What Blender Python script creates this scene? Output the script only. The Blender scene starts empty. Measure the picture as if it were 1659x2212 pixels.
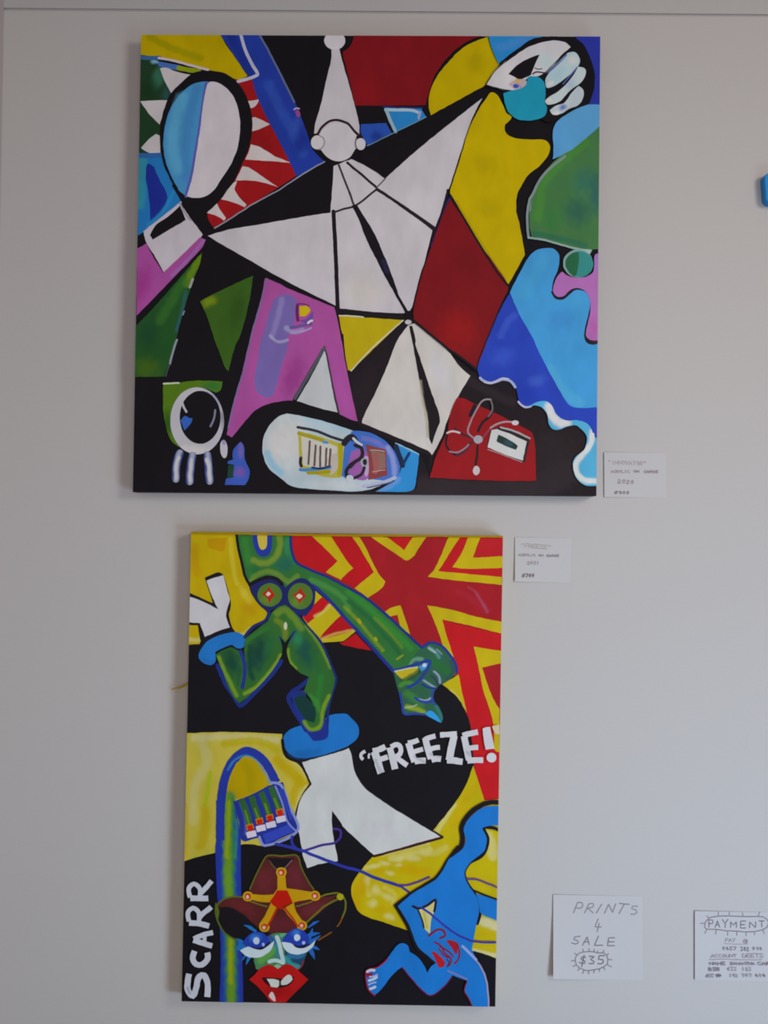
import bpy, bmesh, math, random
import numpy as np
from mathutils import Vector, Matrix, noise
from mathutils.geometry import tessellate_polygon

random.seed(7)
SC = bpy.context.scene
COL = SC.collection

# ------------------------------------------------------------------ camera
W, H, F = 1659.0, 2212.0, 2000.0
CAM = Vector((0.0, -2.05, 1.55))
PITCH, YAW, ROLL = math.radians(1.0), math.radians(0.30), 0.0115
ROT = (Matrix.Rotation(YAW, 3, 'Z') @ Matrix.Rotation(math.pi / 2 + PITCH, 3, 'X') @ Matrix.Rotation(ROLL, 3, 'Z'))
cd = bpy.data.cameras.new('camera')
cam = bpy.data.objects.new('camera', cd)
COL.objects.link(cam)
cam.matrix_world = Matrix.Translation(CAM) @ ROT.to_4x4()
cd.sensor_fit = 'VERTICAL'
cd.sensor_height = 36.0
cd.lens = F / H * 36.0
cd.clip_start = 0.05
cd.dof.use_dof = True            # the photograph is a touch out of focus all over
cd.dof.focus_distance = 2.62
cd.dof.aperture_fstop = 2.8
SC.camera = cam

# ------------------------------------------------------------------ light
w = bpy.data.worlds.new('world')
SC.world = w
w.use_nodes = True
bg = w.node_tree.nodes['Background']
bg.inputs[0].default_value = (0.905, 0.881, 1.0, 1)
bg.inputs[1].default_value = 0.168


def area(name, loc, target, sx, sy, power, color, spread=180):
    l = bpy.data.lights.new(name, 'AREA')
    l.shape = 'RECTANGLE'
    l.size, l.size_y, l.energy, l.color = sx, sy, power, color
    l.spread = math.radians(spread)
    o = bpy.data.objects.new(name, l)
    COL.objects.link(o)
    o.location = loc
    o.rotation_euler = (Vector(target) - Vector(loc)).to_track_quat('-Z', 'Y').to_euler()
    return o


# daylight from a low window on the right and a higher window beside it; an added fill lamp
# near the floor and the room's own glow from behind the photographer
area('low_window', (2.5, -2.5, 0.45), (0.1, 0, 0.8), 0.55, 0.55, 4.07, (0.622, 0.838, 1.0), 60)
area('high_window', (2.2, -2.3, 2.55), (0.1, 0, 1.85), 0.9, 0.9, 8.21, (1.0, 0.905, 0.789), 90)
area('low_fill', (1.6, -1.5, 0.1), (0.7, 0, 0.8), 1.0, 0.6, 17.6, (0.523, 0.716, 1.0))  # unseen cool fill lamp, added to brighten the lower right
area('room_light', (0.3, -3.9, 1.5), (0.0, 0, 1.4), 1.6, 1.6, 24.0, (1.0, 0.862, 0.775))

SC.view_settings.view_transform = 'Standard'
SC.view_settings.look = 'None'
SC.view_settings.exposure = 0.0
SC.view_settings.gamma = 1.0
SC.view_settings.use_curve_mapping = False

# ------------------------------------------------------------------ helpers
E_REF = 0.60                     # light level on the wall the paint colours were judged under


def lin(c):
    c /= 255.0
    return c / 12.92 if c <= 0.04045 else ((c + 0.055) / 1.055) ** 2.4


def albedo(hexs, e=E_REF):
    return tuple(min(0.86, lin(int(hexs[i:i + 2], 16)) / e) for i in (0, 2, 4))


def unproject(px, py, depth):
    """a point of the plane `depth` metres in front of the wall, seen at photo pixel px, py"""
    d = ROT @ Vector(((px - W / 2) / F, -(py - H / 2) / F, -1.0))
    t = (-depth - CAM.y) / d.y
    return CAM + d * t


def acrylic(name, attribute=True, rgb=None, var=0.05):
    """brushed acrylic paint; its pigment is stored on the mesh (or one flat colour)"""
    m = bpy.data.materials.new(name)
    m.use_nodes = True
    nt = m.node_tree
    N, L = nt.nodes, nt.links
    b = N['Principled BSDF']
    tc = N.new('ShaderNodeTexCoord')
    mp = N.new('ShaderNodeMapping')
    mp.inputs['Scale'].default_value = (1.0, 1.0, 0.45)
    mp.inputs['Rotation'].default_value = (0, 0.5, 0)
    L.new(tc.outputs['Object'], mp.inputs[0])
    n1 = N.new('ShaderNodeTexNoise')
    n1.inputs['Scale'].default_value = 34
    n1.inputs['Detail'].default_value = 4
    L.new(mp.outputs[0], n1.inputs['Vector'])
    n2 = N.new('ShaderNodeTexNoise')
    n2.inputs['Scale'].default_value = 9
    n2.inputs['Detail'].default_value = 2
    L.new(tc.outputs['Object'], n2.inputs['Vector'])
    ad = N.new('ShaderNodeMath')
    ad.operation = 'ADD'
    L.new(n1.outputs[0], ad.inputs[0])
    L.new(n2.outputs[0], ad.inputs[1])
    mr = N.new('ShaderNodeMapRange')
    mr.inputs['From Min'].default_value = 0.65
    mr.inputs['From Max'].default_value = 1.35
    mr.inputs['To Min'].default_value = 1 - 2.0 * var
    mr.inputs['To Max'].default_value = 1 + 2.0 * var
    L.new(ad.outputs[0], mr.inputs[0])
    mx = N.new('ShaderNodeMix')
    mx.data_type = 'RGBA'
    mx.blend_type = 'MULTIPLY'
    mx.inputs['Factor'].default_value = 1
    if attribute:
        at = N.new('ShaderNodeAttribute')
        at.attribute_name = 'pigment'
        L.new(at.outputs['Color'], mx.inputs['A'])
    else:
        mx.inputs['A'].default_value = (*rgb, 1)
    L.new(mr.outputs[0], mx.inputs['B'])
    L.new(mx.outputs['Result'], b.inputs['Base Color'])
    b.inputs['Roughness'].default_value = 0.5
    b.inputs['Specular IOR Level'].default_value = 0.09
    bp = N.new('ShaderNodeBump')
    bp.inputs['Strength'].default_value = 0.12
    bp.inputs['Distance'].default_value = 0.0012
    L.new(n1.outputs[0], bp.inputs['Height'])
    L.new(bp.outputs[0], b.inputs['Normal'])
    return m


ACRYLIC = acrylic('acrylic_paint')


def paint(hexs):
    return acrylic('paint_' + hexs, False, albedo(hexs))


def plain(name, rgb, rough=0.7, bump=0.0, scale=300, var=0.03):
    m = bpy.data.materials.new(name)
    m.use_nodes = True
    N, L = m.node_tree.nodes, m.node_tree.links
    b = N['Principled BSDF']
    b.inputs['Roughness'].default_value = rough
    b.inputs['Specular IOR Level'].default_value = 0.2
    tc = N.new('ShaderNodeTexCoord')
    n = N.new('ShaderNodeTexNoise')
    n.inputs['Scale'].default_value = scale
    n.inputs['Detail'].default_value = 5
    L.new(tc.outputs['Object'], n.inputs['Vector'])
    cr = N.new('ShaderNodeValToRGB')
    cr.color_ramp.elements[0].position = 0.3
    cr.color_ramp.elements[1].position = 0.7
    cr.color_ramp.elements[0].color = (*[c * (1 - var) for c in rgb], 1)
    cr.color_ramp.elements[1].color = (*[c * (1 + var) for c in rgb], 1)
    L.new(n.outputs[0], cr.inputs[0])
    L.new(cr.outputs[0], b.inputs['Base Color'])
    if bump:
        bp = N.new('ShaderNodeBump')
        bp.inputs['Strength'].default_value = bump
        bp.inputs['Distance'].default_value = 0.001
        L.new(n.outputs[0], bp.inputs['Height'])
        L.new(bp.outputs[0], b.inputs['Normal'])
    return m


def link(name, me, parent=None):
    o = bpy.data.objects.new(name, me)
    COL.objects.link(o)
    if parent is not None:
        o.parent = parent
    return o


def box_mesh(name, lo, hi, mat, bevel=0.0):
    bm = bmesh.new()
    bmesh.ops.create_cube(bm, size=1.0)
    for v in bm.verts:
        v.co = Vector([lo[i] + (v.co[i] + 0.5) * (hi[i] - lo[i]) for i in range(3)])
    if bevel:
        bmesh.ops.bevel(bm, geom=bm.edges[:], offset=bevel, segments=2, affect='EDGES', profile=0.6)
    me = bpy.data.meshes.new(name)
    bm.to_mesh(me)
    bm.free()
    me.materials.append(mat)
    return me


def structure(name, me):
    o = link(name, me)
    o['kind'] = 'structure'
    return o


# ------------------------------------------------------------------ the room
wall_paint = plain('wall_paint', (0.600, 0.590, 0.590), 0.75, 0.05, 260, 0.012)
rail_z0 = unproject(829, 29.5, 0.0).z
cx = unproject(8, 60, 0.0).x
structure('wall_back', box_mesh('wall_back', (cx - 0.12, 0, 0), (3.4, 0.12, rail_z0), wall_paint))
# the picture-rail board stands a few millimetres above the wall sheet: a dark joint between them
gap = 0.0055
trim_paint = plain('trim_paint', (0.560, 0.552, 0.560), 0.6, 0.03, 200, 0.012)
structure('trim_1', box_mesh('trim_1', (cx, -0.001, rail_z0 + gap), (3.4, 0.0035, 2.82), trim_paint))
structure('wall_back_upper', box_mesh('wall_back_upper', (cx - 0.12, 0.0035, rail_z0), (3.4, 0.12, 2.82),
                                      plain('joint_paint', (0.50, 0.49, 0.50)))).name = 'trim_2'
structure('wall_left', box_mesh('wall_left', (cx - 0.12, -4.0, 0), (cx, -0.0005, 2.82),
                                plain('side_paint', (0.50, 0.45, 0.43), 0.75, 0.05, 260, 0.012)))
structure('floor', box_mesh('floor', (cx - 0.12, -4.0, -0.05), (3.4, 0.12, 0.0),
                            plain('floor_boards', (0.34, 0.24, 0.16), 0.45, 0.1, 12, 0.2)))

# ------------------------------------------------------------------ painted shapes
TILES = dict(a=(280, 60), b=(620, 60), c=(960, 60), d=(280, 400), e=(620, 400), f=(960, 400),
             g=(280, 730), h=(620, 730), i=(960, 730),
             j=(390, 1140), k=(740, 1140), l=(390, 1490), m=(740, 1490), n=(390, 1830), o=(740, 1830))
S = 360.0 / 1659.0


def pts(spec):
    """'a 10,20! 30,40 b 5,6' -> [(px, py, width, corner)]; the letter names a survey square"""
    out, t = [], None
    for tok in spec.split():
        if tok in TILES:
            t = TILES[tok]
            continue
        corner = tok.endswith('!')
        v = [float(q) for q in tok.rstrip('!').split(',')]
        out.append((t[0] + v[0] * S, t[1] + v[1] * S, v[2] * S if len(v) > 2 else None, corner))
    return out


def spline(P, closed, allcorner=False):
    """Catmull-Rom through the points, sharp at corners"""
    n = len(P)
    res = []
    segs = n if closed else n - 1
    for i in range(segs):
        p1, p2 = P[i], P[(i + 1) % n]
        c1, c2 = allcorner or p1[3], allcorner or p2[3]
        if not closed and i == 0:
            c1 = True
        if not closed and i == segs - 1:
            c2 = True
        p0 = P[(i - 1) % n] if not c1 else p1
        p3 = P[(i + 2) % n] if not c2 else p2
        d = math.hypot(p2[0] - p1[0], p2[1] - p1[1])
        k = max(2, min(14, int(d / 4.5)))
        w1 = p1[2] or 0
        w2 = p2[2] or 0
        if c1 and c2:
            t0 = ((p2[0] - p1[0]), (p2[1] - p1[1]))
            t3 = t0
        else:
            d0 = math.hypot(p1[0] - p0[0], p1[1] - p0[1]) or d
            d3 = math.hypot(p3[0] - p2[0], p3[1] - p2[1]) or d
            t0 = tuple((p2[q] - p0[q]) * d / (d0 + d) if not c1 else None for q in (0, 1))
            t3 = tuple((p3[q] - p1[q]) * d / (d3 + d) if not c2 else None for q in (0, 1))
            if c1:
                t0 = tuple(1.5 * (p2[q] - p1[q]) - 0.5 * t3[q] for q in (0, 1))
            if c2:
                t3 = tuple(1.5 * (p2[q] - p1[q]) - 0.5 * t0[q] for q in (0, 1))
        for j in range(k):
            u = j / k
            h0 = 2 * u**3 - 3 * u**2 + 1
            h1 = u**3 - 2 * u**2 + u
            h2 = -2 * u**3 + 3 * u**2
            h3 = u**3 - u**2
            x = h0 * p1[0] + h1 * t0[0] + h2 * p2[0] + h3 * t3[0]
            y = h0 * p1[1] + h1 * t0[1] + h2 * p2[1] + h3 * t3[1]
            res.append((x, y, w1 + (w2 - w1) * u))
    if not closed:
        res.append((P[-1][0], P[-1][1], P[-1][2] or 0))
    return res


def wobble(p, amp=0.45):
    q = Vector((p[0] * 0.09, p[1] * 0.09, 3.3))
    return (p[0] + amp * noise.noise(q) * 2, p[1] + amp * noise.noise(q + Vector((40, 7, 0))) * 2) + tuple(p[2:])


class Part:
    """one painted motif: its own mesh, laid on in coats; soft strokes are worked into the coats below them"""

    def __init__(self, name, sheet, parent=None, label=None):
        self.name, self.sheet, self.parent, self.label = name, sheet, parent, label
        self.fills, self.soft, self.order = [], [], 0

    def fill(self, tris, hexs, takes_soft=True):
        """tris: list of (triangle in photo pixels, height of the coat)"""
        self.order += 1
        self.fills.append((self.order, tris, hexs, takes_soft))

    def finish(self):
        V, C, Fc, nv = [], [], [], 0
        quad = self.sheet.quad
        for order, tris, hexs, takes in self.fills:
            soft = [q for q in self.soft if q[0] > order] if takes else []
            boxes = [q[1] for q in soft]
            out = []
            for T, z in tris:
                stack = [T]
                while stack:
                    t = stack.pop()
                    xs, ys = [p[0] for p in t], [p[1] for p in t]
                    x0, x1, y0, y1 = min(xs), max(xs), min(ys), max(ys)
                    if any(x0 < b[2] and x1 > b[0] and y0 < b[3] and y1 > b[1] for b in boxes):
                        e = [((t[k][0] - t[k - 1][0]) ** 2 + (t[k][1] - t[k - 1][1]) ** 2, k) for k in range(3)]
                        d, k = max(e)
                        if d > 10.0:
                            A, B, Cc = t[k - 1], t[k], t[(k + 1) % 3]
                            M = ((A[0] + B[0]) / 2, (A[1] + B[1]) / 2)
                            stack.append((A, M, Cc))
                            stack.append((M, B, Cc))
                            continue
                    poly = clip(t, quad) if quad else t
                    if len(poly) > 2:
                        out.append((poly, z))
            P = np.array([(p[0], p[1]) for poly, z in out for p in poly], dtype=float).reshape(-1, 2)
            col = np.tile(np.array(albedo(hexs)), (len(P), 1))
            for q in soft:
                b = q[1]
                k = np.nonzero((P[:, 0] > b[0]) & (P[:, 0] < b[2]) & (P[:, 1] > b[1]) & (P[:, 1] < b[3]))[0]
                if len(k):
                    a = q[3](P[k])[:, None]
                    col[k] = col[k] * (1 - a) + np.array(albedo(q[2])) * a
            C.append(col)
            Z = np.array([z for poly, z in out for p in poly])
            if len(P):
                V.append(self.sheet.place_all(P, Z))
            for poly, z in out:
                b = nv
                nv += len(poly)
                Fc.append(tuple(range(b, b + len(poly)))[::-1] if area2(poly) > 0 else tuple(range(b, b + len(poly))))
        me = bpy.data.meshes.new(self.name)
        me.from_pydata(np.concatenate(V).tolist() if V else [], [], Fc)
        me.materials.append(ACRYLIC)
        at = me.attributes.new('pigment', 'FLOAT_COLOR', 'POINT')
        c = np.concatenate(C) if C else np.zeros((0, 3))
        at.data.foreach_set('color', np.column_stack([c, np.ones(len(c))]).astype(np.float32).ravel())
        o = link(self.name, me, self.parent or self.sheet.root)
        if self.label:
            o['label'] = self.label
        return o


def area2(poly):
    return sum(poly[k - 1][0] * poly[k][1] - poly[k][0] * poly[k - 1][1] for k in range(len(poly)))


def ruffle(P):
    """uneven brush pressure"""
    x, y = P[:, 0], P[:, 1]
    return 0.05 * (np.sin(x * .31 + 1.3 * np.sin(y * .17)) + np.sin(y * .23 + 1.7 * np.sin(x * .13)))


def fade(d, lo, hi):
    u = np.clip((d - lo) / (hi - lo), 0, 1)
    return 1 - u * u * (3 - 2 * u)


def clip(T, quad):
    out = list(T)
    n = len(quad)
    for i in range(n):
        a, b = quad[i], quad[(i + 1) % n]
        inp, out = out, []
        if not inp:
            return []
        side = lambda p: (b[0] - a[0]) * (p[1] - a[1]) - (b[1] - a[1]) * (p[0] - a[0])
        for k in range(len(inp)):
            p, q = inp[k - 1], inp[k]
            sp, sq = side(p), side(q)
            if (sp >= 0) != (sq >= 0):
                t = sp / (sp - sq)
                out.append(tuple(p[z] + (q[z] - p[z]) * t for z in (0, 1)))
            if sq >= 0:
                out.append(q)
    return out


class Sheet:
    COAT = 0.00002

    def __init__(self, root, quad, depth):
        self.root, self.quad, self.depth = root, quad, depth
        self.n = 0
        self.open = None
        self.made = {}

    def place(self, x, y, z):
        d = self.depth(x, y) if callable(self.depth) else self.depth
        return unproject(x, y, d + z) - self.root.location

    def place_all(self, P, Z):
        d = np.array([self.depth(x, y) for x, y in P]) if callable(self.depth) else self.depth
        D = np.column_stack([(P[:, 0] - W / 2) / F, -(P[:, 1] - H / 2) / F, -np.ones(len(P))]) @ np.array(ROT).T
        t = (-(d + Z) - CAM.y) / D[:, 1]
        return np.array(CAM) + D * t[:, None] - np.array(self.root.location)

    def coat(self):
        self.n += 1
        return self.n * self.COAT

    def part(self, name, under=None, label=None):
        """start a new motif; `under` names the motif it belongs to (a sub-part)"""
        self.done()
        self.open = Part(name, self, self.made.get(under), label)

    def done(self):
        o = self.open.finish() if self.open and self.open.fills else None
        if o is not None and o.parent == self.root:
            self.made[self.open.name] = o
        self.open = None
        return o

    def P(self, hexs, spec, straight=False, wob=0.45):
        L = [wobble(p, wob) for p in spline(pts(spec), True, straight)]
        self.fill(hexs, L)

    def fill(self, hexs, L):
        z = self.coat()
        vs = [Vector((q[0], q[1], 0)) for q in L]
        self.open.fill([([(vs[k].x, vs[k].y) for k in t], z) for t in tessellate_polygon([vs])], hexs)

    def E(self, hexs, tile, cx, cy, rx, ry, rot=0):
        t = TILES[tile]
        r = math.radians(rot)
        L = []
        for k in range(40):
            a = 2 * math.pi * k / 40
            x, y = rx * math.cos(a), ry * math.sin(a)
            L.append(wobble((t[0] + (cx + x * math.cos(r) - y * math.sin(r)) * S,
                             t[1] + (cy + x * math.sin(r) + y * math.cos(r)) * S), 0.35))
        self.fill(hexs, L)

    def blob(self, hexs, tile, cx, cy, rx, ry, rot=0, strength=1.0):
        """a dab of another pigment blended out towards its rim"""
        t = TILES[tile]
        r = math.radians(rot)
        x0, y0 = t[0] + cx * S, t[1] + cy * S
        rx, ry = rx * S * 1.25, ry * S * 1.25
        R = max(rx, ry) * 1.15

        def cover(P):
            dx, dy = P[:, 0] - x0, P[:, 1] - y0
            u = (dx * math.cos(r) + dy * math.sin(r)) / rx
            v = (-dx * math.sin(r) + dy * math.cos(r)) / ry
            return strength * fade(np.hypot(u, v) + ruffle(P), 0.1, 1.0)
        p = self.open
        p.order += 1
        p.soft.append((p.order, (x0 - R, y0 - R, x0 + R, y0 + R), hexs, cover))

    def G(self, hexs, width, spec, strength=1.0):
        """a soft-edged brush stroke worked into the paint below"""
        L = np.array([(q[0], q[1]) for q in spline(pts(spec), False)])
        w = width * S * 0.5 * 1.2
        m = w * 1.2

        def cover(P):
            best = np.full(len(P), 1e9)
            for A, B in zip(L[:-1], L[1:]):
                d = B - A
                u = np.clip(((P - A) @ d) / (d @ d + 1e-9), 0, 1)
                best = np.minimum(best, np.hypot(P[:, 0] - A[0] - u * d[0], P[:, 1] - A[1] - u * d[1]))
            return strength * fade(best / w + ruffle(P), 0.25, 1.0)
        p = self.open
        p.order += 1
        p.soft.append((p.order, (L[:, 0].min() - m, L[:, 1].min() - m, L[:, 0].max() + m, L[:, 1].max() + m), hexs, cover))

    def ribbon(self, hexs, L, width, caps=True):
        z = self.coat()
        n = len(L)
        rows, tight = [], False
        for i in range(n):
            a, b = L[max(i - 1, 0)], L[min(i + 1, n - 1)]
            dx, dy = b[0] - a[0], b[1] - a[1]
            d = math.hypot(dx, dy) or 1
            nx, ny = -dy / d, dx / d
            hw = (L[i][2] or width) / 2
            hw *= 1 + 0.10 * noise.noise(Vector((L[i][0] * .15, L[i][1] * .15, 9)))
            rows.append(((L[i][0] - nx * hw, L[i][1] - ny * hw), (L[i][0] + nx * hw, L[i][1] + ny * hw), (nx, ny), hw))
        for i in range(n - 1):
            for s in (0, 1):
                if ((rows[i + 1][s][0] - rows[i][s][0]) * (L[i + 1][0] - L[i][0]) + (rows[i + 1][s][1] - rows[i][s][1]) * (L[i + 1][1] - L[i][1])) < 0:
                    tight = True
        step = 6e-6 if tight else 0.0
        T = []
        for i in range(n - 1):
            (A, B), (D, C) = rows[i][:2], rows[i + 1][:2]
            zz = z + step * i
            T.append(([A, B, C], zz))
            T.append(([A, C, D], zz))
        if tight:
            self.n += int(step * n / self.COAT) + 1
        if caps:
            for q, sgn in ((0, 1), (n - 1, -1)):
                nx, ny = rows[q][2]
                hw = rows[q][3]
                a0 = math.atan2(ny, nx)
                ring = [(L[q][0] + hw * math.cos(a0 + sgn * k * math.pi / 6), L[q][1] + hw * math.sin(a0 + sgn * k * math.pi / 6)) for k in range(7)]
                zz = z + step * q
                for k in range(6):
                    T.append(([(L[q][0], L[q][1]), ring[k], ring[k + 1]], zz))
        self.open.fill(T, hexs, width > 58 * S)

    def S(self, hexs, width, spec, caps=True):
        P = pts(spec)
        cuts = [0] + [k for k in range(1, len(P) - 1) if P[k][3]] + [len(P) - 1]
        for a, b in zip(cuts[:-1], cuts[1:]):
            L = [wobble(p, 0.35) for p in spline(P[a:b + 1], False)]
            self.ribbon(hexs, L, width * S, caps)


def thing(name, label, cat, px, py, group=None):
    o = bpy.data.objects.new(name, None)
    COL.objects.link(o)
    o.empty_display_size = 0.05
    o.location = unproject(px, py, 0.0)
    o['label'], o['category'] = label, cat
    if group:
        o['group'] = group
    return o


def canvas_block(sheet, quad, T, front_hex, side_hex):
    """stretched canvas: bevelled block with the photo's four corners"""
    bm = bmesh.new()
    fr = [bm.verts.new(unproject(x, y, T) - sheet.root.location) for x, y in quad]
    bk = [bm.verts.new(Vector((v.co.x, -0.0015 - sheet.root.location.y, v.co.z))) for v in fr]
    f0 = bm.faces.new(fr)
    bm.faces.new(bk[::-1])
    for i in range(4):
        bm.faces.new((fr[i], bk[i], bk[(i + 1) % 4], fr[(i + 1) % 4]))
    bmesh.ops.recalc_face_normals(bm, faces=bm.faces[:])
    for f in bm.faces:
        f.material_index = 0 if f is f0 else 1
    bmesh.ops.bevel(bm, geom=bm.edges[:], offset=0.0012, segments=2, affect='EDGES', profile=0.6)
    me = bpy.data.meshes.new('canvas')
    bm.to_mesh(me)
    bm.free()
    me.materials.append(paint(front_hex))
    me.materials.append(paint(side_hex))
    return link('canvas', me, sheet.root)

# ------------------------------------------------------------------ upper painting
T1 = 0.036
Q1 = [(304.8, 75.0), (1296.6, 79.0), (1288.2, 1071.5), (286.6, 1063.0)]
r1 = thing('painting', 'large square abstract painting on canvas with a white star-shaped figure in a pointed hat', 'painting', 787, 1067)
A = Sheet(r1, Q1, T1)
canvas_block(A, Q1, T1, '141217', '181519')

A.part('black_glare')  # glare from the right, put into the colour as a lighter, warmer black
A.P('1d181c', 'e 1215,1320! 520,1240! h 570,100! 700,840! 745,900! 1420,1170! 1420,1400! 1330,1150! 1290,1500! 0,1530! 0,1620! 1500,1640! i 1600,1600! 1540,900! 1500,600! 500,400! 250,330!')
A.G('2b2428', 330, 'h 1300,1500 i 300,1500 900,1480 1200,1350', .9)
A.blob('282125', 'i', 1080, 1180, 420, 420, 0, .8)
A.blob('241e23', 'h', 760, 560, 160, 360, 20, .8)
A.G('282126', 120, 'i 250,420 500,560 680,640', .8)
A.part('yellow_field')
A.P('a69200', 'a 110,60! 900,60! 960,170 1060,310 1172,480! 1085,520! 1010,495 900,442 760,420 600,375 430,318 300,300 200,280 105,268!')
A.G('8f8600', 90, 'a 200,90 420,200 700,300')
A.part('green_field')
A.P('1c3622', 'a 100,270! 250,320 470,430! 430,640 380,720 330,900 305,1060 320,1255! 100,1250!')
A.blob('2f6650', 'a', 290, 490, 80, 150, 20, .8)
A.blob('27494a', 'a', 370, 660, 60, 110, 10, .8)
A.blob('143018', 'a', 180, 620, 110, 150, 0, .8)
A.S('345a86', 42, 'a 105,295! 200,300 300,300')
A.G('6f9fb8', 70, 'a 240,330 330,320', .9)
A.S('3d62a0', 52, 'a 310,362! 410,385 495,398')
A.S('7b8c14', 48, 'a 490,400! 590,420 690,430')
A.S('b3aab2', 24, 'a 290,300! 430,325 600,370 780,418')
for spec in ('a 303,402! 345,393 470,437 608,466! 510,550 412,650! 345,520',
             'a 104,732! 240,722 382,722! 330,870 300,965! 200,865',
             'a 112,1195! 190,1110 262,1055! 305,1075! 305,1243! 200,1246'):
    A.part('spike', 'green_field')
    A.P('b0adb0', spec)
A.part('blue_triangle')
A.P('1f6aa8', 'a 90,1248! 320,1255! 400,1500 d 440,10 520,165! 145,462! 80,500!')
A.S('2a5a96', 50, 'a 95,1270! 200,1272 310,1268')
A.G('2c7f96', 110, 'a 130,1300 d 120,60 110,200')
A.P('1a2a83', 'a 180,1355 245,1390! 290,1500 d 360,60 378,130! 330,240 205,365! 200,200 180,40 a 160,1500')
A.G('247bb2', 50, 'd 440,60 330,260 190,390', .8)
A.part('red_field')
A.P('8b1519', 'a 1000,520! 1215,508! 1275,680 1400,960 1590,1330 1660,1475! d 845,430! 700,300! a 900,1500')
A.blob('6f1013', 'a', 1330, 1180, 160, 220, -30, .6)
for spec in ('a 1170,733! 1290,710! 1255,778 1195,803!',
             'a 1210,900! 1245,890 1398,960! 1300,1007 1220,1032!',
             'a 1205,1160! 1300,1188 1430,1268 1608,1345! 1400,1328 1150,1312! 1190,1220',
             'a 1125,1378! 1190,1393 1330,1488 1475,1585! 1260,1527 1055,1522!',
             'a 1050,1530! 1070,1530! 1045,1600! d 1045,50! 1100,130 1162,192! 1145,218! 1060,182 980,156 890,135! 960,40',
             'd 870,180! 905,250 960,325! 940,352! 880,312 760,272! 820,220'):
    A.part('spike', 'red_field')
    A.P('b3aeae', spec)
A.part('blue_band')
A.P('1f358f', 'a 895,60! 1300,60! 1430,330 1560,590 b 20,620! 100,790 200,1050 250,1200 375,1332! 90,1482! a 1660,1485! 1590,1330 1400,960 1290,740 1215,510! 1175,475!')
A.G('16277a', 130, 'a 1010,90 1120,300 1190,460', .7)
A.G('2a49a0', 130, 'a 1380,560 1520,850 b 40,1000 150,1250', .7)
A.blob('172a80', 'b', 130, 1150, 90, 160, 20, .8)
A.blob('3550a0', 'b', 90, 960, 60, 120, 20, .5)
A.S('56607f', 20, 'a 1285,60! 1350,170 1430,320 1520,500 1640,740')
A.S('a3a6b8', 32, 'a 1105,60! 1145,200 1200,330 1272,448! 1275,468 1200,500 1080,535')
A.P('84407e', 'b 80,830! 110,815 135,870 105,890')
A.S('a9a4b4', 12, 'b 70,812! 95,800 122,806')
A.S('808799', 13, 'b 375,1333! 200,1430 0,1560 d 1500,40 1200,205 1000,335 845,428')

A.part('oval', label='black-rimmed oval, half blue and half white')
A.P('141217', 'a 760,428 950,455 1090,565 1190,755 1222,960 1192,1180 1110,1380 1035,1535 940,1650 d 985,30 900,150 770,272! 785,340 835,432! 790,505! 730,510! 680,420 620,330 520,170 420,0 a 430,1560 345,1380 312,1230 300,1050 325,880 395,680 500,560 640,447')
A.P('3f83b4', 'a 790,535! 660,550 560,605 460,715 395,830 350,985 335,1150 355,1320 420,1490 490,1620 d 480,50 570,112! 640,0 a 700,1300 750,800')
A.G('57a0cb', 150, 'a 520,700 450,950 430,1200 480,1400', .5)
A.G('3a74ae', 110, 'a 660,600 600,900 560,1250 560,1500', .6)
A.S('51529f', 26, 'a 762,545! 735,715 700,960 652,1250 612,1480 d 575,40 560,112')
A.P('b5b2b8', 'a 800,535! 870,543 980,615 1060,742 1096,905 1096,1070 1062,1235 990,1390 900,1525 d 860,25 790,92 700,126 620,126 566,108! 600,10 a 625,1480 665,1250 708,960 740,715 772,570')
A.part('black_slot')
A.P('b0acb4', 'd 140,455! 500,175! 620,345 728,490! 690,545 340,868! 240,690 160,560')
A.P('141217', 'd 203,500! 260,400 400,300 500,203! 560,345! 480,392 230,543!')
A.S('a8a5b5', 16, 'd 145,462! 330,320 510,170')
A.S('8d8a98', 20, 'd 500,180! 560,290 610,345')

A.part('red_sky')
A.P('70131a', 'b 672,60! 1670,60! c 395,75! 240,130 b 1655,235! 1485,450 1402,680 1378,772! 680,777! 640,600 562,300 555,240! 630,180')
A.blob('86151b', 'b', 800, 620, 160, 200, 0, .5)
A.part('yellow_arc')
A.P('a99600', 'c 432,90! 480,240 547,360! 485,450 420,560 300,630 0,795 b 1432,872! 1410,760 1430,620 1510,460 1650,295! c 100,270 250,160')
A.blob('958600', 'c', 330, 350, 140, 150, 0, .7)
A.part('blue_patch')
A.P('25489c', 'b 733,960! 985,948! 1042,1050! 880,1125 800,1175! 778,1130 740,1060')
A.blob('1b2f80', 'b', 890, 1075, 70, 60, 0, .9)
A.P('2577b5', 'b 965,785! 1335,800! 1385,888! 1070,1045! 1010,900')
A.S('93b0c4', 30, 'b 980,815! 1150,818 1250,822 1322,850', )
A.S('86a3b0', 32, 'b 990,825! 1030,930 1082,1035')
A.S('8a90b8', 26, 'b 1325,840! 1310,900')
A.S('2c2355', 16, 'b 955,785! 1150,793 1345,797')
A.S('5f88a0', 9, 'b 800,1175! 1060,1048 1385,888')

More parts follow.
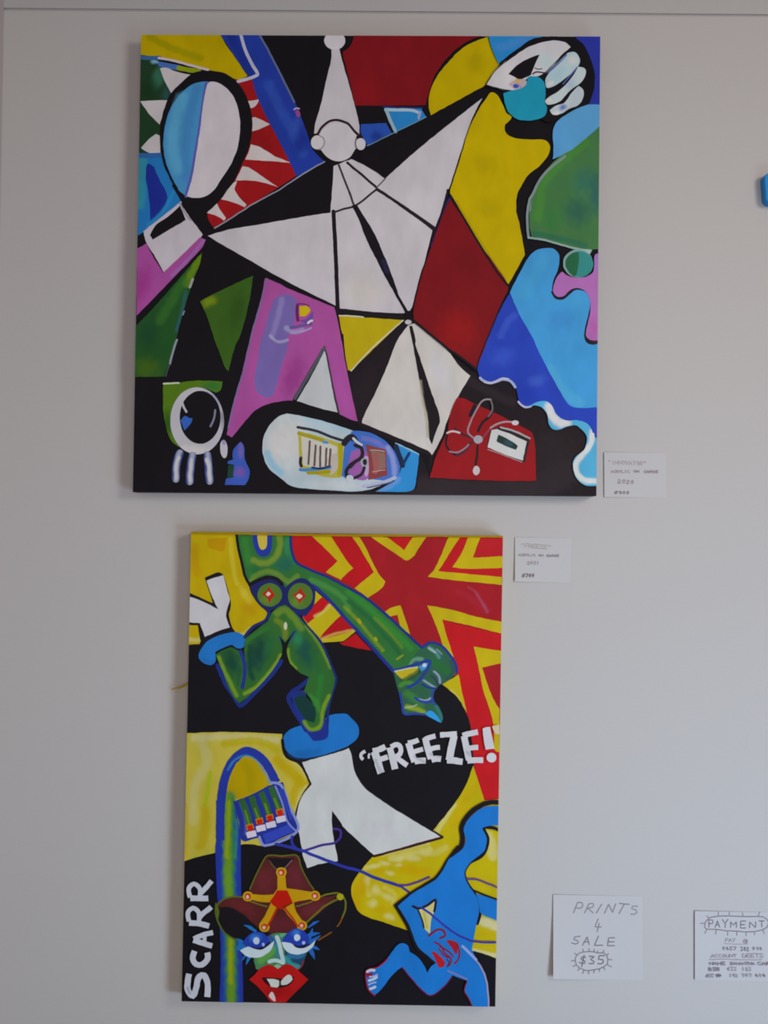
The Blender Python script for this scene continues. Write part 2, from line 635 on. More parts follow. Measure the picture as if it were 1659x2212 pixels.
A.part('pointed_hat', label='white pointed hat with a round pompom')
A.P('aeacb2', 'b 440,200! 520,205! 560,370 640,640 715,950 722,1075! 500,1075 268,1060! 280,960 340,750 400,480 440,300')
A.E('b8b7bd', 'b', 475, 128, 105, 90)
A.part('head', label='round white blank face')
A.E('b6b5ba', 'b', 505, 1140, 192, 192)
A.S('28191f', 24, 'b 270,1062! 300,1062 350,985 425,930 500,920 600,950 670,1030 722,1078')
A.S('141217', 26, 'b 330,1225! 400,1305 500,1342 610,1320 690,1215')
A.P('141217', 'b 400,1320! 500,1350 620,1325 690,1225! 740,1240 760,1220 600,1340 440,1385')
A.part('ear', 'head')
A.E('b8b7bc', 'b', 303, 1140, 66, 70)
A.S('8a8288', 13, 'b 330,1080! 362,1100 372,1150 350,1195 315,1210')
A.part('ear', 'head')
A.E('b8b8bd', 'b', 733, 1157, 50, 60)
A.S('5d565e', 14, 'b 690,1100! 678,1150 690,1200')

A.part('star_body', label='white star-shaped body with arms stretched out')
A.P('b1afb5', 'b 465,1375! 640,1308! 800,1385 977,1503! 1120,1370 1400,1130 1655,925 c 378,698! 270,920 160,1250 35,1630 e 1590,70 1500,400! 1450,440! 1340,880 1265,1180! 1205,1280! 1175,1280! 520,1245! 480,1197! 0,958 d 1190,745 900,580 778,503! 1000,440 1300,390 1659,325 e 430,272! 440,150 b 445,1650')
A.blob('b5b2ad', 'e', 760, 1050, 250, 250, 0, .8)
A.S('1a161b', 40, 'e 462,262! 475,500 488,800 495,1000 508,1260')
A.S('352930', 20, 'b 515,1368! 570,1510 630,1659 e 625,80 668,205')
A.S('201a20', 24, 'b 600,1345! 740,1460 890,1590')
A.S('2a2026', 20, 'e 462,272! 560,238 660,215 720,180 820,100 895,40')
A.S('4d4650', 13, 'b 890,1590! 930,1550 980,1500')
A.S('221b22', 30, 'e 895,40,30 1050,140,28 1200,245,34 1350,350,36 1465,435,44')
A.P('17141b', 'e 640,205! 690,190! 760,300 880,500 960,690 1020,830 1080,1000 1110,1090 1215,1270! 1180,1275! 1060,1060 980,920 900,760 790,540 700,310')
A.G('262340', 60, 'e 960,760 1000,860', .8)
A.S('1b171b', 62, 'e 500,1255! 700,1275 950,1300 1200,1305')
A.S('1e1828', 24, 'e 1600,50! 1550,250 1480,440 1400,720 1340,890 1255,1230')
A.S('382c6b', 26, 'e 1630,120! 1580,230 1520,400 1440,600')
A.E('141217', 'e', 1215, 1320, 66, 70)

A.part('white_leg', label='pair of white tapering legs')
A.P('b4b2ae', 'e 1205,1395! 1270,1375! 1450,1520 1610,1660 i 140,270 257,378! 130,600 15,860 h 1545,980 1440,1168! 1405,1125 1000,950 748,848! 755,800 880,540 1000,275 e 1090,1560')
A.blob('b2b3b9', 'h', 1530, 350, 120, 260, -15, .8)
A.P('1c181c', 'e 1215,1400! 1245,1400! 1280,1550 h 1275,60 1330,220 1390,400 1450,580 1510,750 1522,840! 1490,920 1440,1060! 1415,1000 1400,800 1345,560 1300,330 1262,120')
A.G('8f8b74', 34, 'h 1330,430 1350,600 1385,780 1400,980', .7)
A.part('joint', 'white_leg')
A.E('aaa9ac', 'e', 1207, 1362, 34, 24)
A.part('yellow_triangle')
A.P('a79610', 'e 515,1300! 1160,1342! h 640,326! 605,320! 575,120 560,-40 e 550,1480')
A.S('b7b49f', 13, 'e 1155,1345! 830,1640 h 640,326')
A.S('b7b4a0', 14, 'e 520,1298! 640,1302 760,1314')

A.part('pink_panel')
A.P('96488a', 'd 1350,922! 1500,985 e 0,1022 470,1215! 515,1400 545,1560 h 545,20 600,350 705,832! 630,810 518,757! 480,560 376,72! 250,270 50,627! g 1580,622 1430,645 1280,700 1150,830 1018,992! 965,962! 1010,780 1100,420 1200,0 d 1205,1500 1300,1150')
A.G('9a4a92', 110, 'h 440,120 520,450 620,780', .8)
A.blob('853277', 'h', 60, 380, 130, 240, 20, .8)
A.blob('8f3f80', 'g', 1130, 780, 90, 140, 30, .6)
A.P('675a97', 'd 1440,1130! 1560,1085 1659,1140 e 90,1230 60,1400 0,1540 g 1580,60 1520,250 1440,540 1400,590 1330,585 1260,520 1245,400 1280,180 1310,0 d 1330,1480 1390,1260')
A.G('7f76a8', 70, 'd 1520,1130 1480,1300 1420,1500', .7)
A.G('9f9cb8', 36, 'd 1400,1500 1480,1560 1570,1540', .6)
A.G('8d8bb2', 60, 'd 1560,1420 e 60,1460 150,1440', .7)
A.S('5a4a86', 30, 'e 40,1420! 140,1400 240,1380')
A.S('8f88b5', 18, 'e 40,1470! 140,1460 240,1420')
A.S('5d1f4b', 30, 'e 105,1190! 100,1270 108,1345')
A.S('6a2c64', 16, 'e 100,1185! 160,1182 215,1200')
A.P('5c458a', 'e 115,1345! 190,1330 260,1250! 255,1340 200,1385!')
A.P('b39f10', 'e 122,1205! 190,1198! 232,1245 185,1300 130,1305!')
A.S('c0b8c6', 22, 'e 210,1372! 235,1352 250,1348')
A.S('68618f', 14, 'd 1370,930! 1310,1150 1210,1500 g 1150,280 1060,560 980,900')

A.part('pink_triangle')
A.P('93458a', 'd 75,632! 165,580! 240,720 335,872! 560,660 700,520! 757,545! 715,630 400,960 70,1300!')
A.blob('8b2f78', 'd', 120, 1000, 110, 260, 25, .8)
A.G('8a62a0', 40, 'd 740,545 600,720 420,900', .8)
A.part('green_leaf')
A.P('1f4a22', 'd 718,668! 700,780 640,930 560,1180 490,1420 430,1659 g 345,385! 200,388 50,388! 50,40 d 60,1405! 200,1260 450,980')
A.G('5a7c12', 90, 'd 700,720 630,850 560,980', .9)
A.G('2f6224', 120, 'd 540,950 420,1150 300,1350', .7)
A.G('2a5566', 40, 'd 560,1060 520,1250 470,1450', .7)
A.blob('3f5d12', 'g', 170, 300, 170, 130, 0, .7)
A.blob('17402a', 'd', 180, 1480, 120, 160, 0, .7)
A.S('8a938b', 26, 'd 630,935! 615,975 600,1015')
A.S('70787f', 16, 'd 545,1255! 530,1290')
A.S('6a7280', 18, 'd 470,1540! 450,1600 430,1659')
A.S('7d8492', 22, 'g 470,20! 430,140 400,260')
A.S('404a50', 12, 'g 400,260! 375,330 360,380')
A.part('green_leaf')
A.P('33561a', 'd 700,1160! 800,1100 1050,980 1232,898! 1180,1200 1100,1500 g 1050,80 985,332! 950,300 900,160 d 860,1580 760,1280')
A.blob('6d8212', 'd', 790, 1160, 110, 60, -25, .9)
A.blob('27451a', 'd', 1080, 1250, 110, 260, 10, .6)

A.part('green_shade')
A.P('496a16', 'g 335,458! 480,445 640,425 925,432! 905,520 860,545! 700,490 560,530 455,640 415,800 425,950 500,1090! 400,1000 345,800 332,650')
A.blob('2a662c', 'g', 830, 480, 130, 60, 0, .9)
A.blob('234a16', 'g', 380, 850, 60, 160, 0, .8)
A.S('a9b39b', 18, 'g 338,455! 410,452 490,446')
A.part('ring', label='white ring on legs like an alarm clock or eye')
A.E('a6a6ae', 'g', 672, 825, 268, 335)
A.blob('7e82a0', 'g', 860, 600, 80, 130, -30, .8)
A.blob('b8b6b4', 'g', 640, 1110, 200, 60, 5, .9)
A.blob('6d6f80', 'g', 925, 800, 30, 120, 0, .8)
A.E('141217', 'g', 702, 790, 204, 264)
A.S('a3a4aa', 22, 'g 515,600! 535,680 565,735')
A.P('2f57a6', 'g 505,825! 550,775 590,795 628,800! 610,850 545,920!')
A.S('6e7388', 20, 'g 850,720! 840,800 805,880')
A.part('drop', 'ring')
A.E('aaa6b2', 'g', 938, 1105, 38, 92, -4)
A.G('7d7aa0', 40, 'g 925,980 940,1050', .9)
for (x0, y0, x1, y1, x2, y2) in ((500, 1150, 465, 1270, 460, 1400), (625, 1170, 605, 1300, 598, 1425), (775, 1170, 785, 1300, 795, 1420)):
    A.part('leg', 'ring')
    A.S('28396e', 82, 'g %d,%d! %d,%d %d,%d' % (x0, y0, x1, y1, x2, y2))
    A.G('8e93a8', 62, 'g %d,%d %d,%d %d,%d' % (x0 + 2, y0 - 20, x1 + 6, y1 - 30, x2 + 4, y2 + 25))
    A.G('aeb1b4', 46, 'g %d,%d %d,%d %d,%d' % (x0 - 8, y0 + 40, x1 + 2, y1 - 20, x2 + 2, y2 - 5))
A.part('doodle', label='small blue bottle-like doodle')
A.P('3550a3', 'g 1105,1030! 1138,1080 1148,1210 1195,1320 1185,1400 1150,1465! 945,1462! 960,1398! 1030,1388! 1042,1262! 975,1250! 980,1225 1028,1212! 1030,1120 1068,1070')
A.P('1a3a28', 'g 980,1265! 1040,1262! 1032,1385! 970,1392!')
A.blob('6e4a92', 'g', 1100, 1335, 70, 60, 0, .9)
A.blob('6b5a9c', 'g', 1105, 1120, 40, 100, 0, .7)

A.part('white_triangle')
A.S('474c55', 34, 'h 372,100! 300,225 80,600')
A.G('6b7480', 26, 'h 290,230 190,410 90,560', .9)
A.P('aaafb2', 'h 375,128! 400,200 440,450 502,742! 300,692 98,627! 230,400')
A.S('38303a', 16, 'h 385,130! 410,250 460,500 515,745')
A.part('boat_shape', label='long pale boat-like oval holding small objects')
A.P('9fb0b8', 'g 1325,1150 1330,1000 1390,870 1480,785 1580,745 h 0,750! 250,800 480,862 680,930 860,1000 1000,1130 1110,1330 1090,1390 1000,1445 740,1525 400,1515 100,1490 0,1452! g 1500,1395 1380,1290')
A.blob('b5b4b2', 'g', 1480, 1020, 170, 300, 10, .9)
A.blob('b7b8b6', 'h', 60, 1050, 190, 330, 0, .9)
A.blob('b0b7b9', 'h', 480, 1460, 350, 60, 2, .9)
A.G('6fa5c4', 90, 'g 1370,1150 1420,1260 1500,1340', .7)
A.G('8fb0be', 60, 'h 200,800 400,850 600,930', .6)
A.P('3a64b0', 'h 645,925! 800,935 950,1005 1060,1115 1130,1255! 1095,1400 1000,1425 800,1400 600,1400 540,1370! 570,1060!')
A.G('7d88bd', 70, 'h 1000,1090 1060,1230 1070,1350', .9)
A.G('6a6ab0', 60, 'h 760,1000 880,1030 960,1090', .8)
A.P('2a7cb8', 'h 1075,1040! 1200,1095 1318,1152! 1290,1380 1265,1500 1200,1532 1050,1533 880,1530! 1000,1462 1090,1400 1140,1270 1100,1130')
A.S('1b2740', 50, 'h 1085,1080! 1120,1180 1150,1270')
A.S('17305a', 30, 'h 1215,1150! 1185,1200 1160,1250')
A.G('93b6c9', 20, 'h 1080,1045 1200,1100 1315,1155', .8)
A.G('5f86c0', 60, 'h 900,1520 1040,1470 1110,1400', .7)
A.P('8a5596', 'h 640,1130! 760,1090! 830,1250 790,1410 650,1390 600,1300!')
A.P('a58fae', 'h 770,1180 840,1200 830,1300 790,1380 760,1290')
A.P('7a3a3c', 'h 780,1055! 880,1085 985,1112! 998,1370! 900,1395 808,1412! 815,1250')
A.P('7d5f58', 'h 835,1125! 975,1145! 985,1290! 870,1330!')
A.S('93837a', 14, 'h 830,1118! 900,1120 968,1130')
A.S('8d5050', 50, 'h 880,1170! 890,1260 880,1330')
A.S('9a8c8a', 9, 'h 850,1335! 910,1322 975,1312')
A.S('9a9fb8', 34, 'h 760,1478! 950,1440 1075,1390')
A.S('3d4560', 12, 'h 800,1490! 950,1460 1050,1430')
A.part('book', 'boat_shape', label='small open booklet with striped pages')
A.P('a29a3c', 'h 110,925! 300,975 565,1060! 550,1230 538,1392! 400,1385 250,1352 130,1320! 120,1100')
A.P('b1b2a8', 'h 140,975! 300,1015 500,1080! 500,1140 430,1300! 260,1290 160,1270!')
A.P('a8a29a', 'h 440,1150! 500,1150! 500,1300 430,1370!')
A.S('3d78b0', 30, 'h 130,1312! 260,1310 430,1290')
A.S('1f2c50', 20, 'h 250,1290! 340,1300 430,1275')
A.S('8f8a20', 36, 'h 120,950! 240,985 350,1020')
A.S('9a900c', 44, 'h 530,1070! 540,1200 520,1360')
A.S('93890f', 30, 'h 210,1345! 320,1340 420,1330')
A.S('4a7cb8', 28, 'h 365,1035! 400,1040')
A.S('28242c', 30, 'h 140,1195! 132,1240 142,1275')
for x0, y0, x1, y1 in ((225, 1030, 213, 1255), (285, 1070, 272, 1270), (333, 1080, 328, 1280), (392, 1100, 385, 1285), (432, 1110, 422, 1270)):
    A.S('5d4549', 20, 'h %d,%d! %d,%d' % (x0, y0, x1, y1))
A.S('2b2931', 26, 'h 108,888! 300,930 440,985 570,1025')
A.part('scissors', 'boat_shape', label='dark crossed shape like scissors')
A.S('231f28', 60, 'h 570,1050! 610,1000 650,985 690,1060')
A.S('b0b3bd', 26, 'h 660,1000! 700,1040 740,1065')
A.S('3b60ac', 24, 'h 655,1040! 690,1070')
A.S('231f28', 34, 'h 680,1070! 740,1100 745,1180 640,1260 590,1330 600,1390')
A.S('28202c', 26, 'h 760,1200! 700,1220 630,1290')
A.E('8d8f9a', 'h', 770, 1240, 40, 45)
A.E('231f28', 'h', 775, 1235, 20, 30)
A.S('28222c', 28, 'h 770,1290! 740,1360 640,1400 620,1370')
A.E('aab2b8', 'h', 625, 1400, 38, 36)

A.part('red_parcel', label='red parcel with string and a white tag')
A.P('83171d', 'i 130,592! 200,605 300,655! 450,720 590,790! 730,860 872,942! 900,1050 908,1220 912,1422! 500,1422 0,1397! h 1420,1392! 1450,1290 1480,1180 1600,930! i 60,750')
A.blob('6b161b', 'i', 120, 780, 120, 180, 30, .5)
A.P('1f1a1f', 'i 295,650! 330,700 260,790! 235,780! 270,700!')
A.part('string', 'red_parcel')
A.S('231b20', 26, 'i 455,620! 478,700 450,780 380,840 335,930', )
A.S('3d2229', 22, 'i 100,900! 180,960 340,1010')
A.S('2a1a20', 22, 'i 30,970! 15,1060 60,1130 120,1170')
A.S('4a2430', 26, 'i 120,1170! 200,1130 260,1050 340,1015')
A.S('82707c', 16, 'i 50,1130! 120,1140 190,1110 240,1060')
A.S('b9a5a5', 20, 'i 28,945! 80,930 150,945')
A.S('85787f', 18, 'i 462,612! 380,625 310,730 250,860 235,940 280,990 340,1030')
A.S('5f5a62', 16, 'i 465,620! 478,700 440,780')
A.S('7c3a45', 20, 'i 370,1010! 430,930 470,890')
A.S('8f858b', 18, 'i 460,895! 540,850 620,835 700,840')
A.E('b3aeb4', 'i', 705, 845, 34, 24)
A.E('8f9098', 'i', 335, 1010, 45, 42)
A.S('2a1a1f', 22, 'i 330,1070! 325,1160 310,1260')
A.E('b0a9ab', 'i', 318, 1320, 34, 46)
A.part('tag', 'red_parcel', label='white tag with a dark window')
A.P('2a2328', 'i 460,920! 560,880! 850,1010! 830,1100 800,1240! 420,1090!')
A.P('b4b6b6', 'i 470,918! 540,905! 820,1030! 780,1220! 600,1160 428,1088!')
A.P('22332f', 'i 538,962! 640,1010 732,1075! 712,1112! 620,1080 520,1030!')
A.blob('2f4d58', 'i', 640, 1050, 60, 40, 20, .7)
A.S('2a2322', 26, 'i 540,900! 680,950 830,1020')
A.S('8f9496', 18, 'i 560,890! 700,930 850,1000')
A.S('8f8082', 9, 'i 430,1110! 600,1170 770,1235')

A.part('cobalt_wave', label='deep blue wave with white foam edge')
A.P('243ca2', 'f 648,1076! 560,1230 450,1480 375,1659 i 400,90 330,280! 345,375 400,435 470,446 590,415 690,455 728,560 745,640 800,695 870,675 960,660 1040,780 1110,850 1300,840 1440,890 1515,1000! 1520,680! 1300,690 1230,655 1100,440 950,160 880,0 f 750,1290')
A.G('3a55b4', 90, 'f 560,1500 640,1350 700,1300', .5)
A.blob('3550b8', 'i', 580, 190, 160, 110, -20, .6)
A.blob('3a58b0', 'i', 920, 430, 120, 70, -15, .6)
A.blob('1b309a', 'i', 800, 560, 200, 120, 30, .5)
A.part('sky_wave', label='light blue wave')
A.P('3a88bf', 'f 650,1068! 720,930 830,730 900,655 1000,627 1090,632 1145,700 1130,830 1080,970 1075,1060 1120,1120 1200,1115 1300,1040 1400,1060 1450,1160 1430,1300 1395,1450 1400,1540 1460,1580 1530,1570! i 1525,690! 1300,692 1230,655 1100,440 950,160 880,0 f 750,1290')
A.G('3f90d0', 150, 'f 1000,720 900,900 800,1080', .6)
A.G('4a9acf', 120, 'i 1060,300 1180,520 1350,650', .5)
A.blob('3574b0', 'f', 1150, 1350, 180, 160, 0, .6)
A.blob('3f90c8', 'f', 1330, 1150, 110, 100, 0, .6)
A.part('foam', 'cobalt_wave')
A.S('8f9bcb', 26, 'i 355,398! 400,435 460,448 530,430 590,412 660,432 705,490')
A.S('aeb2cc', 14, 'i 400,445! 480,445 580,400 640,410')
A.S('a9a5c4', 20, 'i 735,635! 770,672 810,690 860,680')
A.P('4a9acc', 'i 800,700! 850,672 920,640 1010,628 1070,672 1120,762 1200,818 1330,822 1430,862 1500,985 1520,1000! 1515,1472! 1400,1466 1320,1400 1278,1280 1300,1190 1390,1110 1420,1000 1385,930 1310,872 1220,882 1150,912 1080,908 1040,860 1020,752 970,692 900,672')
A.G('c0ccd4', 110, 'i 1040,680 1080,780 1140,840 1220,840')
A.G('bcc3cc', 70, 'i 1470,930 1460,1040 1380,1160 1310,1250 1310,1330 1380,1410 1520,1425')
A.S('b8bfc9', 40, 'i 1475,960! 1450,1080 1360,1170 1305,1260 1330,1360 1420,1420 1520,1420')
A.G('7fb4d4', 40, 'i 1400,1470 1330,1400 1290,1290', .6)

A.part('pink_splash')
A.S('1d1a22', 26, 'f 1075,1060! 1110,1118 1180,1125 1245,1070 1310,1028 1400,1045')
A.P('201a22', 'f 1400,1430! 1392,1500 1410,1560 1460,1588 1530,1575! 1530,1530! 1460,1545')
A.P('99609f', 'f 1175,860! 1260,912 1400,912 1480,862 1500,690 1540,680! 1530,1545! 1450,1542 1410,1500 1420,1400 1448,1280 1450,1150 1405,1060 1320,1022 1245,1050 1190,1102 1120,1108 1082,1060 1092,980 1130,900')
A.blob('8a68a8', 'f', 1510, 760, 50, 130, 0, .8)
A.blob('994a8c', 'f', 1490, 1420, 60, 140, 0, .6)
A.part('green_dome')
A.P('3c6a3e', 'c 1548,980! 1380,1085 1200,1235 1050,1372 950,1505 895,1625 f 855,200 848,400 868,512! 1050,552 1250,612 1400,640 1540,636!')
A.G('3f7a30', 120, 'c 1400,1140 1150,1350 980,1560 f 960,150 930,330', .8)
A.G('28604a', 70, 'f 890,480 1100,520 1400,600', .8)
A.blob('255448', 'f', 1330, 260, 180, 180, 20, .8)
A.blob('2b5f55', 'c', 1400, 1530, 160, 180, 40, .7)
A.blob('2f6f35', 'f', 1080, 330, 120, 160, 20, .7)
A.blob('23505a', 'f', 1500, 100, 60, 230, 0, .7)
A.S('717f82', 26, 'c 1200,1280! 1040,1410 940,1530 880,1659 f 850,140 825,330 838,522', )
A.S('7f9a96', 20, 'f 838,522! 1000,548 1200,602 1350,640 1460,650')
A.G('8aa09c', 40, 'f 850,120 838,250')
A.part('ball', label='small ball, half green and half teal')
A.S('8ba6a2', 40, 'f 1255,690! 1320,655 1440,665', )
A.E('6f8f8c', 'f', 1330, 778, 150, 140)
A.E('2f7a78', 'f', 1345, 785, 138, 128)
A.P('235a3c', 'f 1335,665! 1250,690 1205,760 1215,830 1290,910! 1310,900 1340,740')
A.part('light_blue_slope')
A.P('4f8fcb', 'c 1560,762! 1400,772 1200,872 1115,940 1078,1050 1085,1200 1078,1312! 1200,1250 1300,1190 1550,975!')
A.G('4a86d0', 90, 'c 1130,1000 1120,1150 1100,1280', .6)
A.part('blue_corner')
A.P('25308e', 'c 1280,70! 1560,70! 1560,765! 1440,762! 1490,600 1495,450 1445,300 1360,160')
A.part('blue_wedge')
A.P('2579b8', 'c 437,80! 1000,85! 880,120 700,230 542,358! 480,230')
A.G('3f7dbf', 110, 'c 820,110 700,150 560,200', .7)
A.part('hand', label='white hand reaching over the teal ball')
A.P('141217', 'c 400,585! 520,400 690,255 860,120 1100,85! 1250,90! 1370,150 1450,300 1495,450 1490,600 1440,762! 1300,810 1150,890 1100,930! 1000,930 600,640')
A.P('b6b7bd', 'c 420,567! 520,420 700,280 850,185 1050,130 1190,140 1258,190! 1180,260 1070,370 990,450 930,484 855,480! 805,515! 822,555 785,590 690,626! 560,605')
A.blob('a3bac6', 'c', 1010, 330, 110, 110, 0, .8)
A.blob('c3bfc2', 'c', 600, 480, 140, 120, -40, .7)
A.P('141217', 'c 636,460! 740,360 850,300 948,266! 905,360 860,470! 740,522! 700,488')
A.S('2a2530', 14, 'c 880,460! 920,440 1000,450')
A.S('3b3440', 9, 'c 900,400! 930,412 970,405')
A.part('finger', 'hand')
A.P('9fb6c9', 'c 1225,250! 1300,242 1352,320 1320,400 1200,505 1100,575 1020,598 1005,560! 1010,500 1100,380')
A.blob('b9c2cc', 'c', 1280, 320, 70, 60, -40, .9)
A.blob('8fb2cc', 'c', 1130, 460, 70, 100, 40, .7)
A.S('4a5aa0', 12, 'c 1215,270! 1120,370 1040,440')
A.E('c2c6be', 'c', 1055, 555, 40, 22, -30)
A.part('finger', 'hand')
A.P('a9b9c9', 'c 1330,390! 1392,400 1410,452 1360,545 1250,625 1150,732 1030,767 1000,730! 1040,690 1150,620 1250,520')
A.S('4f5a9a', 12, 'c 1320,395! 1240,490 1180,560')
A.blob('8fa6c6', 'c', 1260, 560, 70, 60, -40, .6)
A.E('c0bfc2', 'c', 1040, 720, 34, 22, -20)
A.part('finger', 'hand')
A.P('a6b6c8', 'c 1340,578! 1382,620 1380,702 1330,772 1250,802 1150,862 1080,868 1050,820! 1100,780 1200,740 1270,640')
A.blob('4f5fa8', 'c', 1180, 790, 45, 36, -30, .9)
A.E('c4c2c4', 'c', 1110, 850, 40, 18, -10)
A.part('teal_ball')
A.P('1b86a3', 'c 585,650! 690,620 790,590 830,488! 930,490 990,540 1008,650 1000,740 1022,800 995,880 900,917 780,922 690,890 620,810')
A.P('a79aa2', 'c 640,560! 700,520 800,512 815,560 760,605 690,600')
A.E('b39a50', 'c', 728, 528, 26, 22)
A.E('3a4aa5', 'c', 712, 580, 28, 22)
A.S('8a7ba0', 16, 'c 730,560! 760,590')
A.part('yellow_body')
A.P('ab9700', 'c 428,685! 465,640 520,662 570,740 620,850 668,890 605,960! 602,1020 640,1072 750,1106 900,1112 1010,1122 1052,1182 1030,1272 950,1372 830,1472 750,1602 f 722,100 715,250 750,400 802,690! 640,988! 500,820 200,330 58,95! c 60,1610 150,1330 250,1000 350,800')
A.blob('978600', 'c', 420, 1350, 160, 130, 10, .6)
A.blob('9b8b00', 'f', 450, 230, 150, 130, 10, .7)
A.G('8f8200', 30, 'f 120,160 330,520 600,930', .7)
A.part('red_panel')
A.P('6e141a', 'f 62,140! 150,280 350,580 620,960 632,1040! 560,1210 480,1400 370,1659! i 420,40 320,312! 230,250 0,66! f 0,1588! e 1500,1550 1265,1345! 1258,1280 1270,1180 1340,900 1440,600 1560,270')
A.blob('8a1719', 'f', 120, 1450, 240, 260, 20, .8)
A.blob('621219', 'f', 250, 800, 160, 260, -30, .5)
A.S('1b171b', 22, 'f 60,100! 200,340 500,830 632,1000')
A.S('1b171b', 24, 'e 1240,1330! 1500,1545 1640,1659 i 100,150 320,315', )
A.S('1d1820', 14, 'f 640,1040! 560,1200 480,1400 370,1659 i 320,300')
A.done()


# ------------------------------------------------------------------ lower painting
T2 = 0.036
Q2 = [(413.0, 1148.6), (1086.4, 1157.6), (1070.0, 2175.0), (392.0, 2163.4)]
r2 = thing('painting', 'tall narrow abstract painting on canvas with green and blue headless figures and the word FREEZE', 'painting', 731, 2169)
B = Sheet(r2, Q2, T2)
canvas_block(B, Q2, T2, '131217', '8f7a10')

B.part('black_disc', label='large black rounded shape behind the figures')
B.P('131217', 'j 60,1140! 800,1120! k 300,1200! 600,1400! 1000,1500! m 1110,60 1210,200 1280,400 1300,550 1290,730 1230,900 1100,1130 900,1400! 300,1650! 0,1360! l 1000,430! 60,435!')
B.part('yellow_wall')
B.P('a89205', 'j 90,30! 600,30! 700,640 872,850! 860,920 700,1012 655,1092! 540,1062! 200,1122! 188,1158! 60,1166!')
B.P('a67f04', 'j 270,110! 460,100! 430,230 380,232! 270,195!')
B.G('b3a52c', 60, 'j 500,120 510,300 560,560', .7)
B.G('a67f04', 110, 'j 150,200 140,330 170,450', .6)
B.blob('a67f04', 'j', 690, 800, 110, 80, 20, .8)
B.blob('b5a836', 'j', 640, 660, 50, 130, -30, .7)
B.G('b3ab60', 40, 'j 690,1000 640,1050 560,1080', .7)
B.G('b3ac6a', 60, 'j 90,1110 150,1120 190,1110', .7)
B.part('burst', label='red and yellow starburst')
B.P('8e1820', 'j 1080,50! k 1620,60! m 1560,1140! 1400,1110! 1310,770! 1290,560 1270,340 1190,150! k 1150,1500! 640,1100! 200,700! 0,600! j 1300,430! 1130,300!')
B.P('a3141b', 'k 0,70! 110,80! 310,440 120,600! 0,520! j 1440,445! 1300,415 1170,340 1110,220 1100,70! ')
B.P('a8161c', 'k 990,915! 1200,975 1590,1060! 1590,1230! 1305,1180! 1400,1500 m 1400,0 1500,330! 1560,640! 1560,1140! 1405,1110! 1310,770! 1290,560 1270,340 1180,50! k 1110,1310! 1040,1080')
B.P('a5171d', 'k 1165,95! 1255,95! 1180,260 1092,392! 1590,400! 1590,492! 955,432! 1060,262')
B.P('a21a22', 'k 1370,95! 1600,95! 1600,285! 1295,297! 1340,200')
B.P('a8161c', 'k 445,95! 700,95! 610,222!')
for spec in ('j 1305,80! 1500,85! 1659,335 k 105,402! 0,497 j 1600,522! 1448,442! 1562,330! 1430,200',
             'k 95,85! 165,90! 220,180 350,442 425,532! 400,592 252,697! 120,602! 312,442! 230,300',
             'k 280,90! 445,92! 612,222! 700,92! 835,92! 740,230 705,285 640,327 590,300 430,192',
             'k 1055,92! 1168,95! 1060,262 955,432! 1585,490! 1585,567! 1100,522 848,487! 920,400',
             'k 1250,92! 1372,95! 1297,297! 1600,282! 1600,400! 1200,407 1092,392! 1180,260',
             'k 395,855! 480,800 577,773! 622,900 672,1060! 575,990! 545,868! 428,888!',
             'k 842,773! 1100,820 1300,877 1590,938! 1590,1057! 1250,970 992,914! 1040,1080 1112,1312! 1010,1215! 940,1000',
             'k 1303,1183! 1590,1228! 1590,1347! 1390,1392! 1480,1659 m 1560,190! 1560,620! 1515,600 1500,330 1450,150 1400,0 k 1350,1370'):
    B.P('ab980f', spec)
B.G('93202e', 90, 'k 1150,640 1300,720 1450,820', .6)
B.G('8e4a66', 36, 'k 1330,650 1400,760 1440,840', .5)
B.G('8e4458', 30, 'k 1250,590 1330,640', .4)
B.P('a9990f', 'k 990,1560! 1155,1462! 1195,1659 m 1240,230! 1150,85 1060,0')
B.G('b3a850', 40, 'm 1080,10 1150,90 1200,180', .7)
B.part('stripes')
B.P('a89a12', 'j 1335,625! 1600,850 k 0,870 140,1020! 60,1090! 0,1130! j 1390,1145! 1215,890! 1300,800')
B.P('a6141a', 'j 1410,690! 1490,752! 1380,860 1265,952! 1212,882! 1300,790')
B.P('9b1219', 'j 1600,868! k 0,870 120,1015! j 1659,1045 1378,1118! 1420,1050 1490,975')
B.P('a01219', 'k 0,1142! 130,1050! 290,1222! 150,1200 0,1168! j 1580,1145!')
B.G('b3a956', 40, 'j 1340,880 1420,840 1480,770', .7)
B.G('b3a956', 36, 'j 1400,1110 1530,1060 1659,1030 k 100,1020', .6)

B.part('yellow_bag', label='mottled yellow area behind the blue figure')
B.P('a79707', 'm 1300,752! 1412,1100! 1560,1090! o 1540,1110! 1400,1060 1285,1030! 900,950 640,826! 400,745 260,700 170,650 110,540 85,440 105,345 190,220 305,88! m 310,1652! 985,1465! 900,1400! 1050,1215 1200,1000')
B.G('a98a02', 120, 'o 130,600 130,480 200,340', .7)
B.G('a98c02', 110, 'o 620,230 760,240 870,240', .7)
B.G('b1a84e', 80, 'o 480,110 700,60 870,20', .9)
B.G('b1a956', 60, 'o 230,210 310,190 360,180', .8)
B.G('b1a648', 60, 'o 250,360 240,420 260,480', .7)
B.G('b1a648', 60, 'o 420,400 520,470 500,560', .6)
B.G('b3ab68', 60, 'm 950,1400 1040,1250 1110,1150', .8)
B.G('a88c02', 110, 'm 1100,1350 1200,1150 1330,960', .6)
B.G('b0a654', 60, 'm 400,1640 700,1570 850,1530', .7)
B.G('b0a75c', 90, 'o 900,60 980,30 1020,10', .5)
B.G('b3ac70', 110, 'm 1450,1450 1490,1550 1500,1659 o 1480,60', .7)
B.G('b4af84', 120, 'o 1390,740 1460,760 1540,800', .9)
